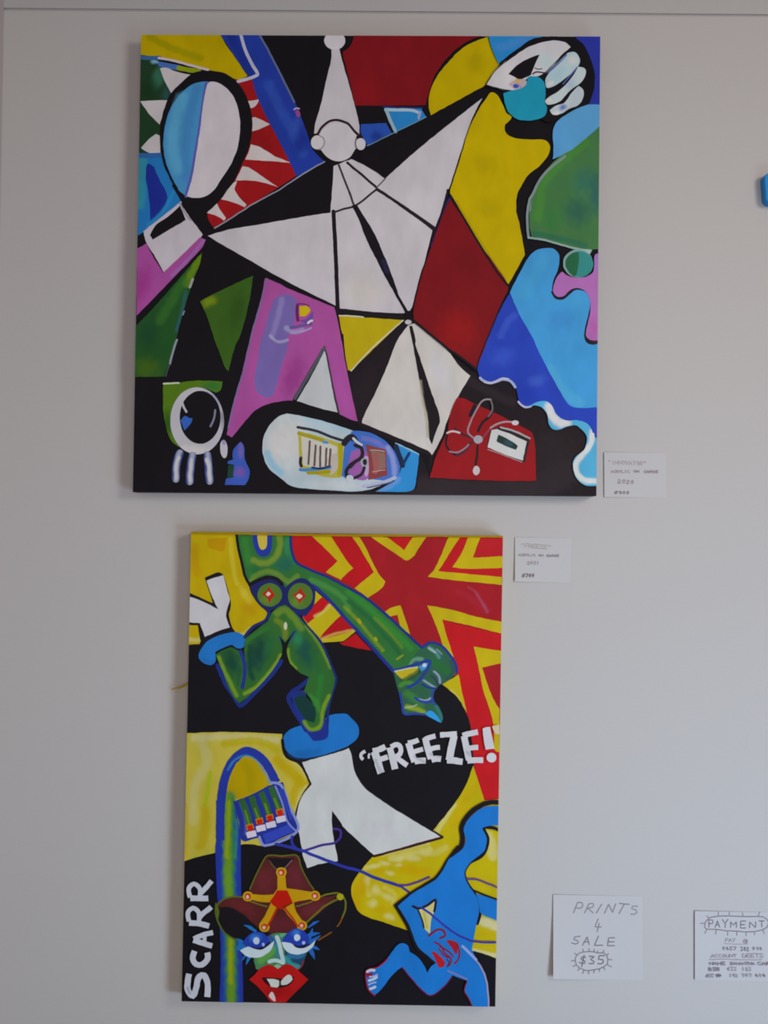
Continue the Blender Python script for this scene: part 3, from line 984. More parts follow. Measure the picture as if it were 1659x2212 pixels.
B.G('a8930c', 70, 'o 1360,870 1450,860 1530,860', .9)
B.G('b5b184', 60, 'o 1310,1030 1430,1060 1530,1080', .8)
B.G('a89716', 60, 'o 1360,990 1430,1010 1530,1020', .7)

for x, y, w_, h_, r_ in ((300, 190, 60, 26, 0), (420, 160, 70, 30, 10), (560, 120, 90, 36, -10), (700, 110, 90, 40, 0), (470, 260, 60, 30, 15), (560, 180, 50, 24, 0), (240, 330, 40, 60, 20), (330, 430, 60, 60, 0), (450, 500, 80, 40, 30), (300, 560, 60, 50, 0), (470, 690, 70, 40, 20), (820, 60, 60, 40, 0)):
    B.blob('b4ac6e', 'o', x, y, w_, h_, r_, .75)
for x, y, w_, h_, r_ in ((650, 210, 120, 60, 0), (760, 250, 90, 60, 0), (370, 240, 60, 40, 0), (200, 400, 70, 120, 0), (160, 560, 50, 90, 0), (390, 620, 90, 50, 0)):
    B.blob('aa8b00', 'o', x, y, w_, h_, r_, .8)

B.part('pale_yellow_field')
B.P('a89c38', 'l 50,435! 480,420 1012,440! 1015,560 1060,660 1190,722 1300,932! 1230,1050 1150,1302! 1160,1420! 830,1560! 620,1540 340,1625 n 200,90 30,142! l 40,1300')
B.G('aba464', 130, 'l 200,500 260,720 150,950 120,1300', .8)
B.G('aca670', 90, 'l 130,480 450,470 700,480 960,500', .8)
B.G('9f9303', 100, 'l 440,540 760,510 960,600', .8)
B.G('a58e02', 130, 'l 960,700 1120,840 1230,950', .9)
B.G('a58e02', 90, 'l 1180,880 1130,1010 1120,1120', .8)
B.G('8fa002', 60, 'l 290,830 270,1010 240,1150', .8)
B.G('a08c04', 130, 'l 250,1200 240,1400 200,1560', .8)
B.G('b0a95e', 50, 'l 1040,660 1180,750 1260,860', .8)
B.G('b0a95e', 44, 'l 1250,960 1180,1080 1150,1250', .8)
B.G('a68c16', 40, 'l 60,1150 60,1350 55,1600 n 50,100', .6)
B.G('a09a30', 70, 'n 110,90 200,60 330,30', .6)

B.part('glove_hand', label='white two-fingered shape in black outline')
B.P('19161b', 'j 85,645! 322,752! 240,498! 320,462 385,445 430,470! 490,680! 500,750 495,820 480,860 512,990! 542,1035! 235,1130! 195,1120! 172,970! 70,968!')
B.P('b0b0b4', 'j 80,685! 190,720 378,812! 320,700 258,530! 340,495 428,472! 468,640 492,710 465,812 452,872 492,990! 360,1035 242,1088! 190,950! 80,940!')

B.part('blue_cuff')
B.P('1e68ad', 'j 180,1260 215,1190 280,1120 400,1065 550,1038 630,1075 650,1110 640,1170 605,1200 560,1198 510,1163! 440,1190 345,1235! 345,1340 300,1367 230,1345 185,1300')
B.G('1c5a9e', 50, 'j 230,1310 290,1340 340,1340', .6)

B.part('green_torso', label='green headless torso with arched opening and one long arm')
B.P('2b6430', 'j 555,50! 1095,55! 1105,222 1150,342 1300,420 1480,495 1659,592 k 250,715 450,880 640,1058 790,1195! 640,1400 515,1422! 350,1230 150,1010 0,852 j 1500,742 1340,602! 1220,520 1150,530 1045,600! 960,520 860,510 690,565! 645,480 600,290')
B.G('33752f', 90, 'j 640,120 670,300 720,450', .8)
B.G('66802a', 80, 'j 985,60 985,200 930,310 820,355 730,320', .95)
B.G('2a7a50', 60, 'j 1060,120 1060,230 1120,350', .7)
B.blob('1f5b4c', 'j', 1040, 360, 130, 90, -20, .95)
B.blob('1f5a30', 'j', 730, 420, 90, 60, 20, .7)
B.G('5a7a2c', 64, 'j 690,545 760,470 880,435 980,470 1080,540 1160,480', .95)
B.G('3f7d3a', 70, 'j 1300,520 1480,600 1640,720 k 60,820', .8)
B.G('2f7a2c', 80, 'k 60,640 250,790 450,980 680,1200', .8)
B.G('1f5a30', 60, 'k 60,730 260,900 440,1100 600,1290', .9)
B.G('6b8420', 44, 'k 20,790 140,910 280,1080 400,1220', .8)
B.G('62801f', 40, 'k 320,900 480,1060 590,1190', .6)
B.E('8f8f1a', 'k', 165, 930, 18, 34, -30)
B.E('8f8f1a', 'k', 330, 1110, 16, 24, -30)
B.G('7d8a1c', 24, 'k 540,1310 600,1270', .9)
B.S('16151f', 26, 'j 555,50! 575,200 605,320 645,490 700,575')
B.P('20338a', 'j 712,50! 915,50! 908,190 880,265 825,292 770,270 732,190')
B.P('b3a13c', 'j 762,50! 862,50! 858,180 840,210 815,222 790,205 775,160')
B.S('1b2b70', 26, 'j 1098,60! 1108,222 1155,345 1300,422 1480,497 1659,592 k 250,712 450,878 640,1056 792,1198')
B.S('1d2d78', 34, 'j 1320,580! 1440,680 1580,830 k 0,870 150,1030 350,1250 510,1430')
B.part('fist', 'green_torso', label='green clenched fist with thumb pointing down')
B.P('28543c', 'k 780,1200! 850,1150 900,1145 980,1175 1060,1260 1120,1350 1135,1440! 1080,1500 1020,1545 960,1570 930,1610! m 920,0 905,100 960,170 1000,280 985,330! 900,290 820,245! 700,240 610,240! 590,150 560,30 k 520,1500 510,1425! 640,1390! 700,1290')
B.G('4a7d84', 40, 'k 860,1190 920,1230 960,1290', .8)
B.G('8fa3a0', 26, 'k 860,1200 920,1240', .8)
B.G('7f97a0', 16, 'k 940,1210 990,1260', .7)
B.G('20602a', 90, 'k 900,1330 1000,1400 1060,1450', .8)
B.G('2a3f4e', 40, 'k 1080,1330 1100,1420 1040,1500', .8)
B.S('1f2f78', 26, 'k 790,1195! 850,1152 900,1142 980,1172 1062,1260 1122,1350 1138,1440', )
B.S('22357f', 30, 'k 510,1425! 640,1390 760,1350 870,1325 850,1400 800,1470 740,1540 650,1590')
B.G('5c8c70', 50, 'k 670,1350 720,1310 790,1310', .8)
B.P('a89a20', 'k 520,1435! 640,1405 745,1385! 750,1440 610,1520! 560,1480')
B.S('a5b09a', 12, 'k 522,1430! 640,1402 745,1385')
B.P('3a7fb8', 'k 752,1385! 820,1350 850,1345! 830,1400 780,1430!')
B.E('a5b8c8', 'k', 815, 1368, 22, 20, -30)
B.G('1d4228', 60, 'k 600,1530 680,1480 760,1430', .8)
B.G('3f7f2a', 60, 'k 580,1570 640,1540 700,1560', .8)
B.G('8a9ab5', 26, 'k 910,1430 960,1480 970,1540', .8)
B.G('8696b0', 26, 'k 810,1520 870,1560 920,1590', .8)
B.S('1f2f78', 20, 'k 790,1560! 850,1590 930,1600')
B.S('2f2a58', 14, 'k 880,1470! 930,1520 950,1570')
B.G('37702f', 90, 'm 640,40 720,90 780,150', .8)
B.G('7a8f22', 60, 'm 640,170 720,190 810,220', .9)
B.S('24398a', 22, 'm 570,30! 595,150 612,238 700,240 815,246')
B.G('a4b4a0', 14, 'm 620,180 680,170 740,150', .6)
B.S('24398a', 24, 'm 720,80! 780,115 860,125 900,100')
B.G('8f9ab0', 22, 'm 760,95 830,105 880,80', .8)
B.G('24398a', 30, 'm 900,10 890,80 930,150', .9)
B.P('2a83c0', 'm 820,240! 860,208 900,215 950,270 985,330! 900,290')
B.G('2a6a6a', 40, 'm 930,170 970,240 990,310', .8)

B.part('eye_band')
B.P('1b2358', 'j 685,562! 760,525 830,490 920,488 990,530 1045,595! 1120,530 1200,500 1270,525 1330,600 1342,690 1310,800 1245,880! 1200,872 1130,825 1040,760! 950,800 890,830 880,845! 800,780 730,690')
B.S('17151c', 36, 'j 690,565! 780,520 870,492 950,510 1010,560')
B.part('eye', 'eye_band')
B.E('4a6a26', 'j', 888, 668, 122, 116)
B.blob('5f7d2c', 'j', 850, 720, 80, 50, 0, .7)
B.P('9d2218', 'j 878,580! 900,620 945,665! 915,700 880,752! 862,700 805,655! 850,630')
B.P('b9b7a0', 'j 872,635! 900,660 870,685! 845,662!')
B.part('eye', 'eye_band')
B.E('466626', 'j', 1192, 680, 124, 132)
B.blob('5a7a2c', 'j', 1150, 740, 80, 60, 0, .7)
B.P('9d2218', 'j 1195,588! 1215,635 1252,680! 1205,720 1180,768! 1160,710 1115,672! 1165,640')
B.P('b9b7a0', 'j 1180,655! 1215,680 1180,708! 1148,682!')

B.part('blue_base', label='blue rounded cuff under the standing foot')
B.P('19161a', 'l 1010,480! 1015,560 1060,670 1190,740! 1250,690! 1659,600! m 60,570! 60,560! l 1100,400!')
B.P('1a64a9', 'l 1022,480 1060,420 1150,370 1250,340 1440,280! 1470,258 1560,238 1659,242 m 80,275 150,350 165,420 140,490 60,555 0,582 l 1500,625 1350,665 1200,682 1110,655 1050,600')
B.blob('144a86', 'l', 1250, 640, 220, 60, -8, .5)
B.P('1c2a78', 'l 1220,340! 1440,280! 1465,470 1320,510! 1260,430')

B.part('green_legs', label='green lower body with two bent legs')
B.S('1a2660', 30, 'j 640,1090! 720,990 850,920 882,840')
B.S('1a2660', 30, 'j 1130,830! 1210,930 1400,1150 1520,1430 1545,1500 l 1510,30 1470,180 1460,330 1455,440')
B.S('1a2a70', 44, 'j 370,1370! 440,1540 l 500,20 560,110 590,160 640,130 j 740,1640 900,1470 1000,1330', )
B.S('1a2868', 44, 'j 1300,1490! 1180,1590 l 1120,10 1075,80 1110,170 1180,290 1250,400')
B.P('1c2a78', 'l 1090,20! 1240,0! 1290,400! 1440,300! 1460,460 1320,508! 1270,440 1160,250')
B.P('2a5c27', 'j 905,850! 960,800 1040,762! 1140,850 1225,950 1390,1155 1510,1425! 1540,1500! l 1505,40 1450,200 1400,395! 1340,415 1285,390 1210,300! 1260,300! 1340,260! 1300,100 1230,20! j 1280,1480! 1200,1450 1090,1350! 1060,1200 1145,1015! 1040,1145! 990,1080! 1012,1235 975,1330 850,1500 700,1650! l 660,80 590,130! 540,90 490,0 j 440,1490 390,1360 348,1262! 430,1215 510,1188! 595,1235! 640,1300 632,1200 648,1100! 770,1000 870,930!')
B.G('5d7c24', 90, 'j 960,850 1040,820 1130,900 1200,1000', .8)
B.G('66741e', 70, 'j 950,920 1030,980 1040,1090', .7)
B.G('5f8020', 44, 'j 1250,980 1380,1160 1490,1390', .9)
B.G('6f8f22', 36, 'j 1070,1210 1085,1320 1150,1400', .8)
B.blob('17483f', 'j', 1240, 1230, 110, 220, -20, .95)
B.blob('26794a', 'j', 1170, 1110, 60, 100, 10, .7)
B.G('1f5a2c', 80, 'j 1300,1240 1360,1380 1400,1480', .7)
B.blob('123a33', 'j', 770, 1260, 130, 260, 15, .95)
B.G('123a30', 60, 'j 690,1180 690,1400 720,1500', .8)
B.blob('1f5c33', 'j', 880, 1180, 60, 140, 15, .8)
B.G('6f8a20', 50, 'j 1000,1270 920,1400 760,1580 640,1650', .95)
B.G('2e6a2c', 50, 'j 660,1130 760,1060 870,1000', .7)
B.blob('123b2d', 'j', 510, 1340, 100, 190, -22, .95)
B.G('648423', 48, 'j 380,1290 440,1430 510,1570 l 560,60', .95)
B.G('1b4a30', 40, 'j 560,1280 580,1420 570,1560', .8)
B.S('1f2d78', 36, 'j 595,1230! 630,1330 640,1440 615,1590')
B.blob('10312c', 'l', 1240, 150, 90, 170, -25, .95)
B.P('123230', 'l 1230,60! 1340,180 1330,330! 1230,290! 1150,150 1130,80!')
B.G('678522', 46, 'l 1480,60 1420,190 1390,360 1300,395 1230,320', .95)
B.G('256a2c', 70, 'j 1400,1480 l 1380,30 1350,140', .8)
B.G('35772c', 60, 'l 1290,60 1350,120 1380,200', .7)
B.G('1f2d78', 30, 'j 990,1090 1040,1160 1140,1030', .9)
B.part('navel', 'green_legs')
B.E('a9ac98', 'j', 1045, 978, 17, 40, 5)

B.part('white_trousers', label='white pointed leg-like shape in black outline')
B.S('17141a', 30, 'l 1015,500! 1055,660 1190,735 1300,940! 1225,1050 1170,1180 1150,1310')
B.S('17141a', 30, 'm 85,580! 115,780 150,870 235,985 500,1175 740,1320 990,1467! 640,1565 310,1655')
B.P('aeb1b0', 'l 1208,722! 1300,695 1500,640 1659,588 m 60,578! 90,650 112,780 145,865 230,985 500,1175 720,1310 980,1465! 640,1560 312,1648! 150,1500 0,1360! l 1600,1330 1512,1205! 1505,1300 1515,1420 1530,1510 1560,1659 n 1562,142! 1400,165 1260,207! 1215,80! l 1205,1560! 1180,1440 1150,1305! 1195,1090 1305,942! 1262,842')
B.blob('b0b0b2', 'm', 400, 1420, 250, 140, 20, .7)
B.S('3a1a1a', 16, 'm 985,1467! 700,1545 500,1605 310,1652')

B.part('hook', label='blue arched post with a green and yellow stripe')
B.P('9c8602', 'l 440,1160! 440,1020 465,830 550,690 650,640 780,690 865,820 920,960! 700,1060 545,1090! 500,1150!')
B.G('8d7c02', 120, 'l 640,740 700,860 700,980', .5)
B.P('1f3088', 'l 355,1100! 540,1090! 600,1480 n 600,0 605,480 625,1560! 385,1560! 398,1000 365,500 345,0 l 355,1500')
B.G('2f6f3a', 150, 'l 490,1080 480,1400 490,1659 n 480,300 490,480 500,900 505,1300 505,1560')
B.G('5a7f1c', 96, 'l 470,1060 465,1400 470,1659 n 470,300 490,600 500,1000 505,1560')
B.G('7a8a12', 50, 'l 480,1120 475,1400 460,1650 n 470,100')
B.G('7b8a12', 50, 'n 500,900 495,1150 500,1350')
B.S('1f3088', 84, 'l 398,1500! 398,1200 430,930 500,740 580,650 650,612 730,630 800,680 870,765 915,850 955,925', caps=False)
B.G('2f7ca0', 24, 'l 470,800 540,700 650,655 750,700 830,810 890,930', .8)
B.G('2f8050', 40, 'l 560,1300 555,1500 n 545,100', .5)

B.part('matchbook', label='blue box of matches with red tips')
B.P('1f2c7c', 'l 525,1115! 700,1045 872,955! 1020,920! 1090,1150 1172,1400! 835,1560! 780,1470! 640,1510! 600,1480 580,1300')
B.G('4a5a98', 34, 'l 590,1120 640,1260 650,1440', .7)
B.P('2b3c9c', 'l 820,1440! 1080,1338! 1122,1412! 850,1532!')
B.S('747fb2', 26, 'l 905,925! 1000,950 1080,1150 1165,1400 840,1552 785,1465')
B.P('2a3893', 'l 975,985! 1025,985! 1075,1130 1115,1290! 1090,1300! 1030,1130')
B.S('6a76b0', 18, 'l 945,960! 1010,1120 1065,1310 1150,1405')
B.G('6f7fb5', 22, 'l 700,1080 740,1210 770,1330', .7)
B.G('6f7fb5', 20, 'l 800,1060 850,1180', .6)
for x0, y0, x1, y1, x2, y2 in ((605, 1095, 650, 1200, 690, 1350), (705, 1060, 745, 1180, 785, 1290), (800, 1020, 845, 1130, 885, 1255), (900, 965, 940, 1080, 985, 1200)):
    B.part('match', 'matchbook')
    B.S('28532a', 62, 'l %d,%d! %d,%d %d,%d' % (x0, y0, x1, y1, x2, y2), caps=False)
    B.G('5d7d1c', 26, 'l %d,%d %d,%d' % (x1 - 5, y1 + 5, x2 - 8, y2 - 10), .9)
    B.S('a86a10', 74, 'l %d,%d! %d,%d' % (x2 - 4, y2 - 12, x2 + 8, y2 + 40), caps=False)
    B.S('a8200c', 54, 'l %d,%d! %d,%d' % (x2 - 2, y2 + 0, x2 + 12, y2 + 56), caps=False)
    B.S('b5b1c0', 60, 'l %d,%d! %d,%d' % (x2 - 32, y2 + 100, x2 + 62, y2 + 78), caps=False)

B.part('cord', label='thin blue cord trailing across the picture')
B.S('262f86', 30, 'l 950,1535! 1080,1565 1240,1610 n 1250,50 1450,130 1659,205 o 100,215 180,240 300,295 440,345 570,385')
B.S('4a3474', 22, 'o 555,378! 650,375 750,345 860,300')
B.S('312d78', 22, 'o 570,385! 630,425 680,465')
B.S('3a2a78', 24, 'l 1240,1600! 1400,1550 1530,1525 1590,1470 1590,1400 1530,1385')
B.S('262f86', 26, 'l 1110,1460! 1112,1530 1170,1590 1240,1612')

B.part('hat', label='dark red brimmed hat')
B.P('151318', 'n 345,600! 420,520 560,495 700,450! 1330,430! 1400,490 1550,450 1650,540 1610,740 1500,850 1380,920! 1250,800! 900,870! 640,910! 560,930! 440,850 370,730')
B.P('4a1d1d', 'n 355,600! 400,530 470,500 560,495 640,505 690,425! 760,260 830,125 870,75! 1160,75! 1200,200 1260,320 1325,420! 1390,495 1560,470! 1480,570 1350,680 1230,772! 1150,825 1050,862 920,868! 790,810 680,720 600,650 480,595 400,598')
B.blob('5c2226', 'n', 850, 330, 130, 180, 20, .9)
B.blob('5c2229', 'n', 1150, 320, 110, 190, -20, .9)
B.blob('5a2022', 'n', 620, 590, 200, 70, 30, .8)
B.blob('5a2028', 'n', 1010, 760, 160, 100, 0, .8)
B.blob('5c2229', 'n', 1300, 620, 180, 70, -30, .8)
B.P('191318', 'n 860,105! 1135,110! 1085,160 1030,225! 950,205! 900,150')
B.S('46452e', 14, 'n 890,140! 940,210 985,225')
B.S('6d6064', 9, 'n 1110,130! 1070,170 1030,215')
B.S('4f5519', 15, 'n 690,420! 760,260 830,125 870,80 1000,88 1160,85 1200,200 1260,320 1325,420')
B.S('4f5a1e', 16, 'n 640,500! 520,495 420,525 355,590')
B.S('46581e', 17, 'n 352,560! 350,660 385,770 440,855 560,925')
B.G('6f7c1c', 30, 'n 345,560 370,640 360,720', .6)
B.S('5d6216', 17, 'n 1390,495! 1480,465 1580,460 1640,530 1640,620 1610,700')
B.E('8f8c14', 'n', 1590, 495, 36, 34)
B.S('7a4a14', 12, 'n 1610,700! 1590,750 1560,790')
B.S('5d5a18', 19, 'n 1240,760! 1330,680 1430,590 1560,520')
B.S('6f3f14', 16, 'n 1500,850! 1440,885 1375,925')
B.S('5d5a1e', 16, 'n 700,540! 780,570 860,590')
B.S('5d5a1e', 14, 'n 1150,590! 1240,565 1310,540')
B.part('star_badge', 'hat', label='yellow star badge with a red centre')
B.P('a8810a', 'n 965,260! 1040,260! 1055,410! 1180,425 1315,450! 1335,510! 1220,530 1130,550! 1150,640 1240,760! 1180,800! 1090,700 1030,620! 960,600! 920,700 870,800! 780,770! 850,660 900,550! 800,545 690,520! 680,465! 800,475 925,470! 965,410!')
for x, y in ((1003, 250), (670, 490), (1338, 485), (835, 795), (1208, 780)):
    B.E('a48a0e', 'n', x, y, 52, 50)
    B.E('a83a14', 'n', x, y, 34, 34)
    B.E('b59c90', 'n', x - 4, y + 4, 16, 18)
B.S('a2280c', 18, 'n 1040,610! 1110,700 1170,790')
B.S('a2280c', 18, 'n 960,605! 920,690 870,780')
B.P('a3170b', 'n 960,430! 1060,430! 1085,480 1120,560! 1060,590 1020,620 940,590 890,540! 930,490')
B.S('4a2410', 12, 'n 1010,600! 1060,580 1100,560')

B.part('face', label='green and teal face')
B.P('3e7048', 'n 730,1130! 740,1050 800,950 900,868 1050,855 1200,880 1255,960 1248,1080 1180,1215! 1000,1240! 750,1215!')
B.P('1c3b54', 'n 1030,900! 1200,900 1250,960 1245,1080 1180,1215! 1080,1180 1040,1140!')
B.G('4f8a3c', 90, 'n 800,1130 880,1060 930,1000', .9)
B.G('2a7080', 60, 'n 930,900 960,1000 990,1120', .9)
B.G('2f8a8a', 60, 'n 1050,1100 1100,1160 1170,1190', .8)
B.G('2a6a95', 60, 'n 1080,1080 1160,1090 1220,1070', .7)
B.G('253a80', 60, 'n 880,890 920,930 900,980', .8)
B.G('4fa070', 40, 'n 1000,880 1030,870 1060,870', .8)
B.S('7a2024', 14, 'n 1180,1210! 1210,1180 1225,1140')
B.P('7fa088', 'n 920,1190! 970,1165 1010,1190! 970,1225!')
B.part('nose', 'face')
B.S('9bb0b0', 40, 'n 960,895! 985,970 1005,1060 1025,1145')
B.S('9bb5b2', 38, 'n 885,1140! 940,1125 1015,1150')
B.part('eye', 'face')
B.P('1d5f9f', 'n 555,905! 620,930 660,970! 600,1030 540,1010! 575,960')
B.S('1d5f9f', 30, 'n 635,775,8! 690,800,34 745,835,26')
B.S('1d5f9f', 28, 'n 688,1090,34! 668,1130,28 652,1168,6')
B.S('1d4f8f', 24, 'n 645,1080,30! 620,1110,24 595,1138,6')
B.P('1f3590', 'n 610,960! 680,875 760,842 840,865 890,940! 870,1000 780,1030 700,1010')
B.blob('2f6fb5', 'n', 740, 900, 70, 50, 0, .8)
B.P('151830', 'n 700,985! 780,1000 860,960 890,930! 880,1000 800,1040 730,1030!')
B.P('a9b8bd', 'n 590,1030! 670,990 730,1010 800,1022 860,990 932,930! 915,1000 850,1070 760,1102 670,1090')
B.E('9fb0d5', 'n', 755, 932, 32, 36)
B.E('7f98d0', 'n', 824, 970, 15, 18)
B.part('eye', 'face')
for q in ('n 1280,880,44! 1330,865,34 1385,855,8', 'n 1290,940,44! 1345,915,34 1392,880,8', 'n 1285,1010,50! 1315,1065,38 1335,1115,8', 'n 1300,985,40! 1345,1003,30 1380,1022,8', 'n 1270,800,14! 1330,757,28 1378,735,8', 'n 1275,910,44! 1300,855,34 1315,810,8'):
    B.S('1d58a0', 32, q)
B.P('1f3590', 'n 1005,945! 1060,860 1150,812 1240,845 1285,930! 1250,990 1150,1000')
B.blob('2f6fb5', 'n', 1150, 860, 50, 50, 0, .8)
B.P('151830', 'n 1100,950! 1170,985 1260,960! 1240,1000 1150,1010!')
B.P('aab8be', 'n 1005,945! 1100,955 1150,1000 1240,1000 1345,925! 1310,1000 1240,1050 1150,1068 1060,1040')
B.E('a5b5d5', 'n', 1160, 900, 32, 34)
B.E('8fa2d0', 'n', 1225, 952, 17, 19)
B.part('lips', 'face', label='large red lips with white teeth')
B.P('9e1414', 'n 685,1318! 740,1265 800,1200 880,1172 930,1185 970,1212! 1010,1180 1060,1165 1130,1190 1195,1250 1275,1315! 1200,1390 1120,1470 1050,1545! 900,1545! 840,1470 770,1390')
B.blob('7d0f12', 'n', 960, 1440, 180, 60, 0, .6)
B.P('2a1016', 'n 805,1298! 900,1298 1000,1305 1135,1288! 1100,1360 1020,1395 930,1400 860,1370')
B.P('b1b8b0', 'n 858,1310! 920,1310 982,1325! 970,1392 900,1388!')
B.P('b0b6b0', 'n 998,1335! 1040,1290 1085,1268 1117,1312 1060,1368 1000,1372!')
B.P('c0b0ac', 'n 875,1480! 908,1438 945,1500! 945,1535! 920,1530')

B.part('blue_figure', label='bright blue bent figure with hand on hip')
B.S('17141a', 46, 'm 1560,1120! 1480,1120 1390,1145 1270,1230 1185,1360 1195,1470 1180,1560 1080,1659')
B.S('17141a', 34, 'o 1150,0! 1050,130 950,290 850,360 690,460 528,582')
B.S('17141a', 34, 'o 528,582! 640,770 690,880 740,1000 840,1090 925,1150')
B.S('17141a', 34, 'm 1560,1400! 1480,1372 1405,1375 1445,1480 1430,1580 1380,1659 o 1260,160 1208,260 1250,375 1330,490 1368,640 1340,760')
B.P('1865ad', 'm 1560,1158! 1480,1160 1400,1172 1270,1270 1205,1385 1225,1480 1210,1560 1100,1659 o 1065,110 955,295 850,370 700,460 550,588! 650,750 700,870 750,990 850,1082 932,1150! 880,1190 845,1248! 800,1160 750,1097 670,1042! 650,980 595,955 540,980 450,1100 350,1195 238,1230! 240,1330 260,1410 320,1472! 400,1400 480,1290 588,1192! 700,1320 800,1430 880,1472 1000,1392 1092,1277! 1242,1330! 1213,1430 1260,1510 1300,1620! 1460,1620! 1448,1450 1418,1270 1330,1120 1288,1015! 1330,780 1360,620 1330,490 1250,372 1212,260 1260,165 1400,50 m 1425,1570 1435,1480 1385,1378! 1460,1355 1560,1352!')
B.P('1865ad', 'o 1325,465! 1430,490 1545,525! 1545,735! 1430,690 1368,650! 1355,560')
B.S('17141a', 18, 'o 1300,430! 1400,470 1540,522')
B.P('b1ac70', 'o 755,608! 830,590 912,535! 922,610 885,720 868,862! 810,800 785,720')
B.G('a49a2a', 36, 'o 810,660 830,740 840,800', .8)
B.S('1f1828', 24, 'o 700,588! 760,610 850,575 925,520 925,570 912,640')
B.S('1f1a24', 16, 'o 740,600! 780,690 810,800')
B.S('2f2e88', 22, 'o 790,605! 870,660 1000,770 1140,870 1300,938')
B.S('3a2f80', 22, 'o 1300,938! 1420,948 1540,945')
B.S('55386c', 20, 'o 1245,315! 1350,325 1440,360 1545,402')
B.S('8a7f9a', 16, 'o 1200,985! 1290,1080 1370,1180 1425,1300 1448,1450 1455,1600')
B.S('7f8fc4', 26, 'o 1195,985! 1260,1050 1330,1120')
B.S('6f6a98', 14, 'o 1050,1230! 1130,1265 1240,1315')
B.S('5a1a48', 12, 'o 590,1195! 700,1325 800,1435 880,1477 1000,1398 1090,1285')
B.S('6a1530', 12, 'o 1240,1335! 1213,1430 1255,1505 1290,1590')
B.part('hand', 'blue_figure', label='blue hand with red nails and finger lines')
B.S('6d1a2c', 22, 'o 858,880! 900,850 950,818 1005,830 1020,880 970,905')
B.P('8e1822', 'o 1028,930! 1090,928 1140,950! 1145,1050 1130,1070! 1080,990!')
B.S('7a1a2c', 18, 'o 1140,960! 1165,1060 1150,1120 1115,1160')
B.P('9a1a20', 'o 880,1035! 930,1050 985,1100 1025,1150! 1000,1195 960,1198! 925,1120!')
B.S('701b30', 18, 'o 915,945! 980,985 1020,1060 1080,1110 1060,1180')
B.S('701b30', 16, 'o 970,990! 1060,1040 1100,1090')
B.S('701b30', 14, 'o 960,1010! 1010,1080 1050,1100')
B.S('4a2038', 12, 'o 1040,1120! 1060,1150 1040,1190')
B.part('foot', 'blue_figure', label='blue foot with pale toes')
B.S('7d1230', 14, 'o 450,1105! 350,1192 238,1228 235,1330 255,1415 320,1478')
B.P('7d1230', 'o 235,1255! 300,1250! 290,1290 245,1300!')
for q in ('o 245,1238! 280,1225 315,1225', 'o 265,1330! 300,1315 340,1295', 'o 275,1412! 300,1402 325,1390'):
    B.S('a4b0c4', 26, q)
B.S('8f9cc0', 16, 'o 270,1290! 310,1285 345,1270')
B.S('8f9cc0', 16, 'o 262,1370! 300,1350 330,1345')

B.part('word_freeze', label='hand-painted white lettering FREEZE!')
LW = 'b3b3b7'
for wd, q in ((34, 'm 228,612! 185,640 185,675 205,695'), (22, 'm 272,635! 258,655 262,685'),
              (74, 'm 318,615! 350,720 385,830'), (58, 'm 300,612! 360,595 425,565'), (54, 'm 350,700! 400,685 450,668'),
              (66, 'm 470,575! 495,680 525,790'), (50, 'm 480,570! 545,545 580,580 570,640 500,680'), (52, 'm 525,650! 570,700 645,752'),
              (64, 'm 655,530! 685,630 715,720'), (50, 'm 650,530! 700,520 755,500'), (48, 'm 690,625! 740,608 800,590'), (60, 'm 715,715! 770,705 830,705'),
              (64, 'm 825,480! 850,590 880,690'), (52, 'm 815,500! 860,478 925,460'), (48, 'm 850,600! 910,580 970,572'), (60, 'm 885,700! 930,685 980,690'),
              (54, 'm 970,450! 1050,445 1140,438'), (72, 'm 1110,460! 1085,580 1060,700'), (64, 'm 1040,700! 1110,705 1195,718'),
              (64, 'm 1210,460! 1235,590 1260,700'), (56, 'm 1195,455! 1270,435 1345,420'), (52, 'm 1240,590! 1290,578 1350,572'), (58, 'm 1240,708! 1310,700 1400,700')):
    B.S(LW, wd, q, caps=False)
B.P(LW, 'm 1393,385! 1430,372 1472,370! 1490,480 1517,590! 1470,590 1425,597! 1405,500')
B.E(LW, 'm', 1482, 676, 50, 48)
B.P('b5a98a', 'm 1490,360! 1555,345! 1565,440! 1520,440! 1500,400')
for q in ('m 720,660 760,690 820,720', 'm 880,640 920,650 970,660', 'm 330,700 360,780 390,830', 'm 1240,620 1260,640 1280,650'):
    B.G('8d8d98', 40, q, .6)
B.part('word_scarr', label='hand-painted white lettering SCARR reading upwards')
LW = 'a9adb6'
for wd, q in ((60, 'n 85,1260! 68,1380 85,1450 125,1480 155,1400 185,1290 235,1275 270,1360 265,1490'),
              (58, 'n 140,1035! 120,1110 155,1165 215,1170 270,1110 265,1050'),
              (50, 'n 130,915! 220,875 325,850'), (54, 'n 125,925! 220,955 315,985'), (38, 'n 235,870! 240,920 240,960'),
              (56, 'n 85,755! 180,760 285,785'), (46, 'n 85,740! 75,650 125,605 180,650 180,750'), (52, 'n 185,700! 250,640 305,595'),
              (56, 'n 95,510! 190,510 275,510'), (46, 'n 95,500! 82,410 130,365 190,410 190,500'), (50, 'n 190,470! 255,400 310,335')):
    B.S(LW, wd, q, caps=False)
for q in ('n 200,420 250,380 300,340', 'n 250,860 290,890 310,920', 'n 240,760 280,790', 'n 70,1400 90,1450'):
    B.G('7f8590', 36, q, .7)
B.part('painted_edge')
B.S('8a7306', 22, 'j 100,46! 800,62 1659,76 k 800,78 1610,88')
B.done()

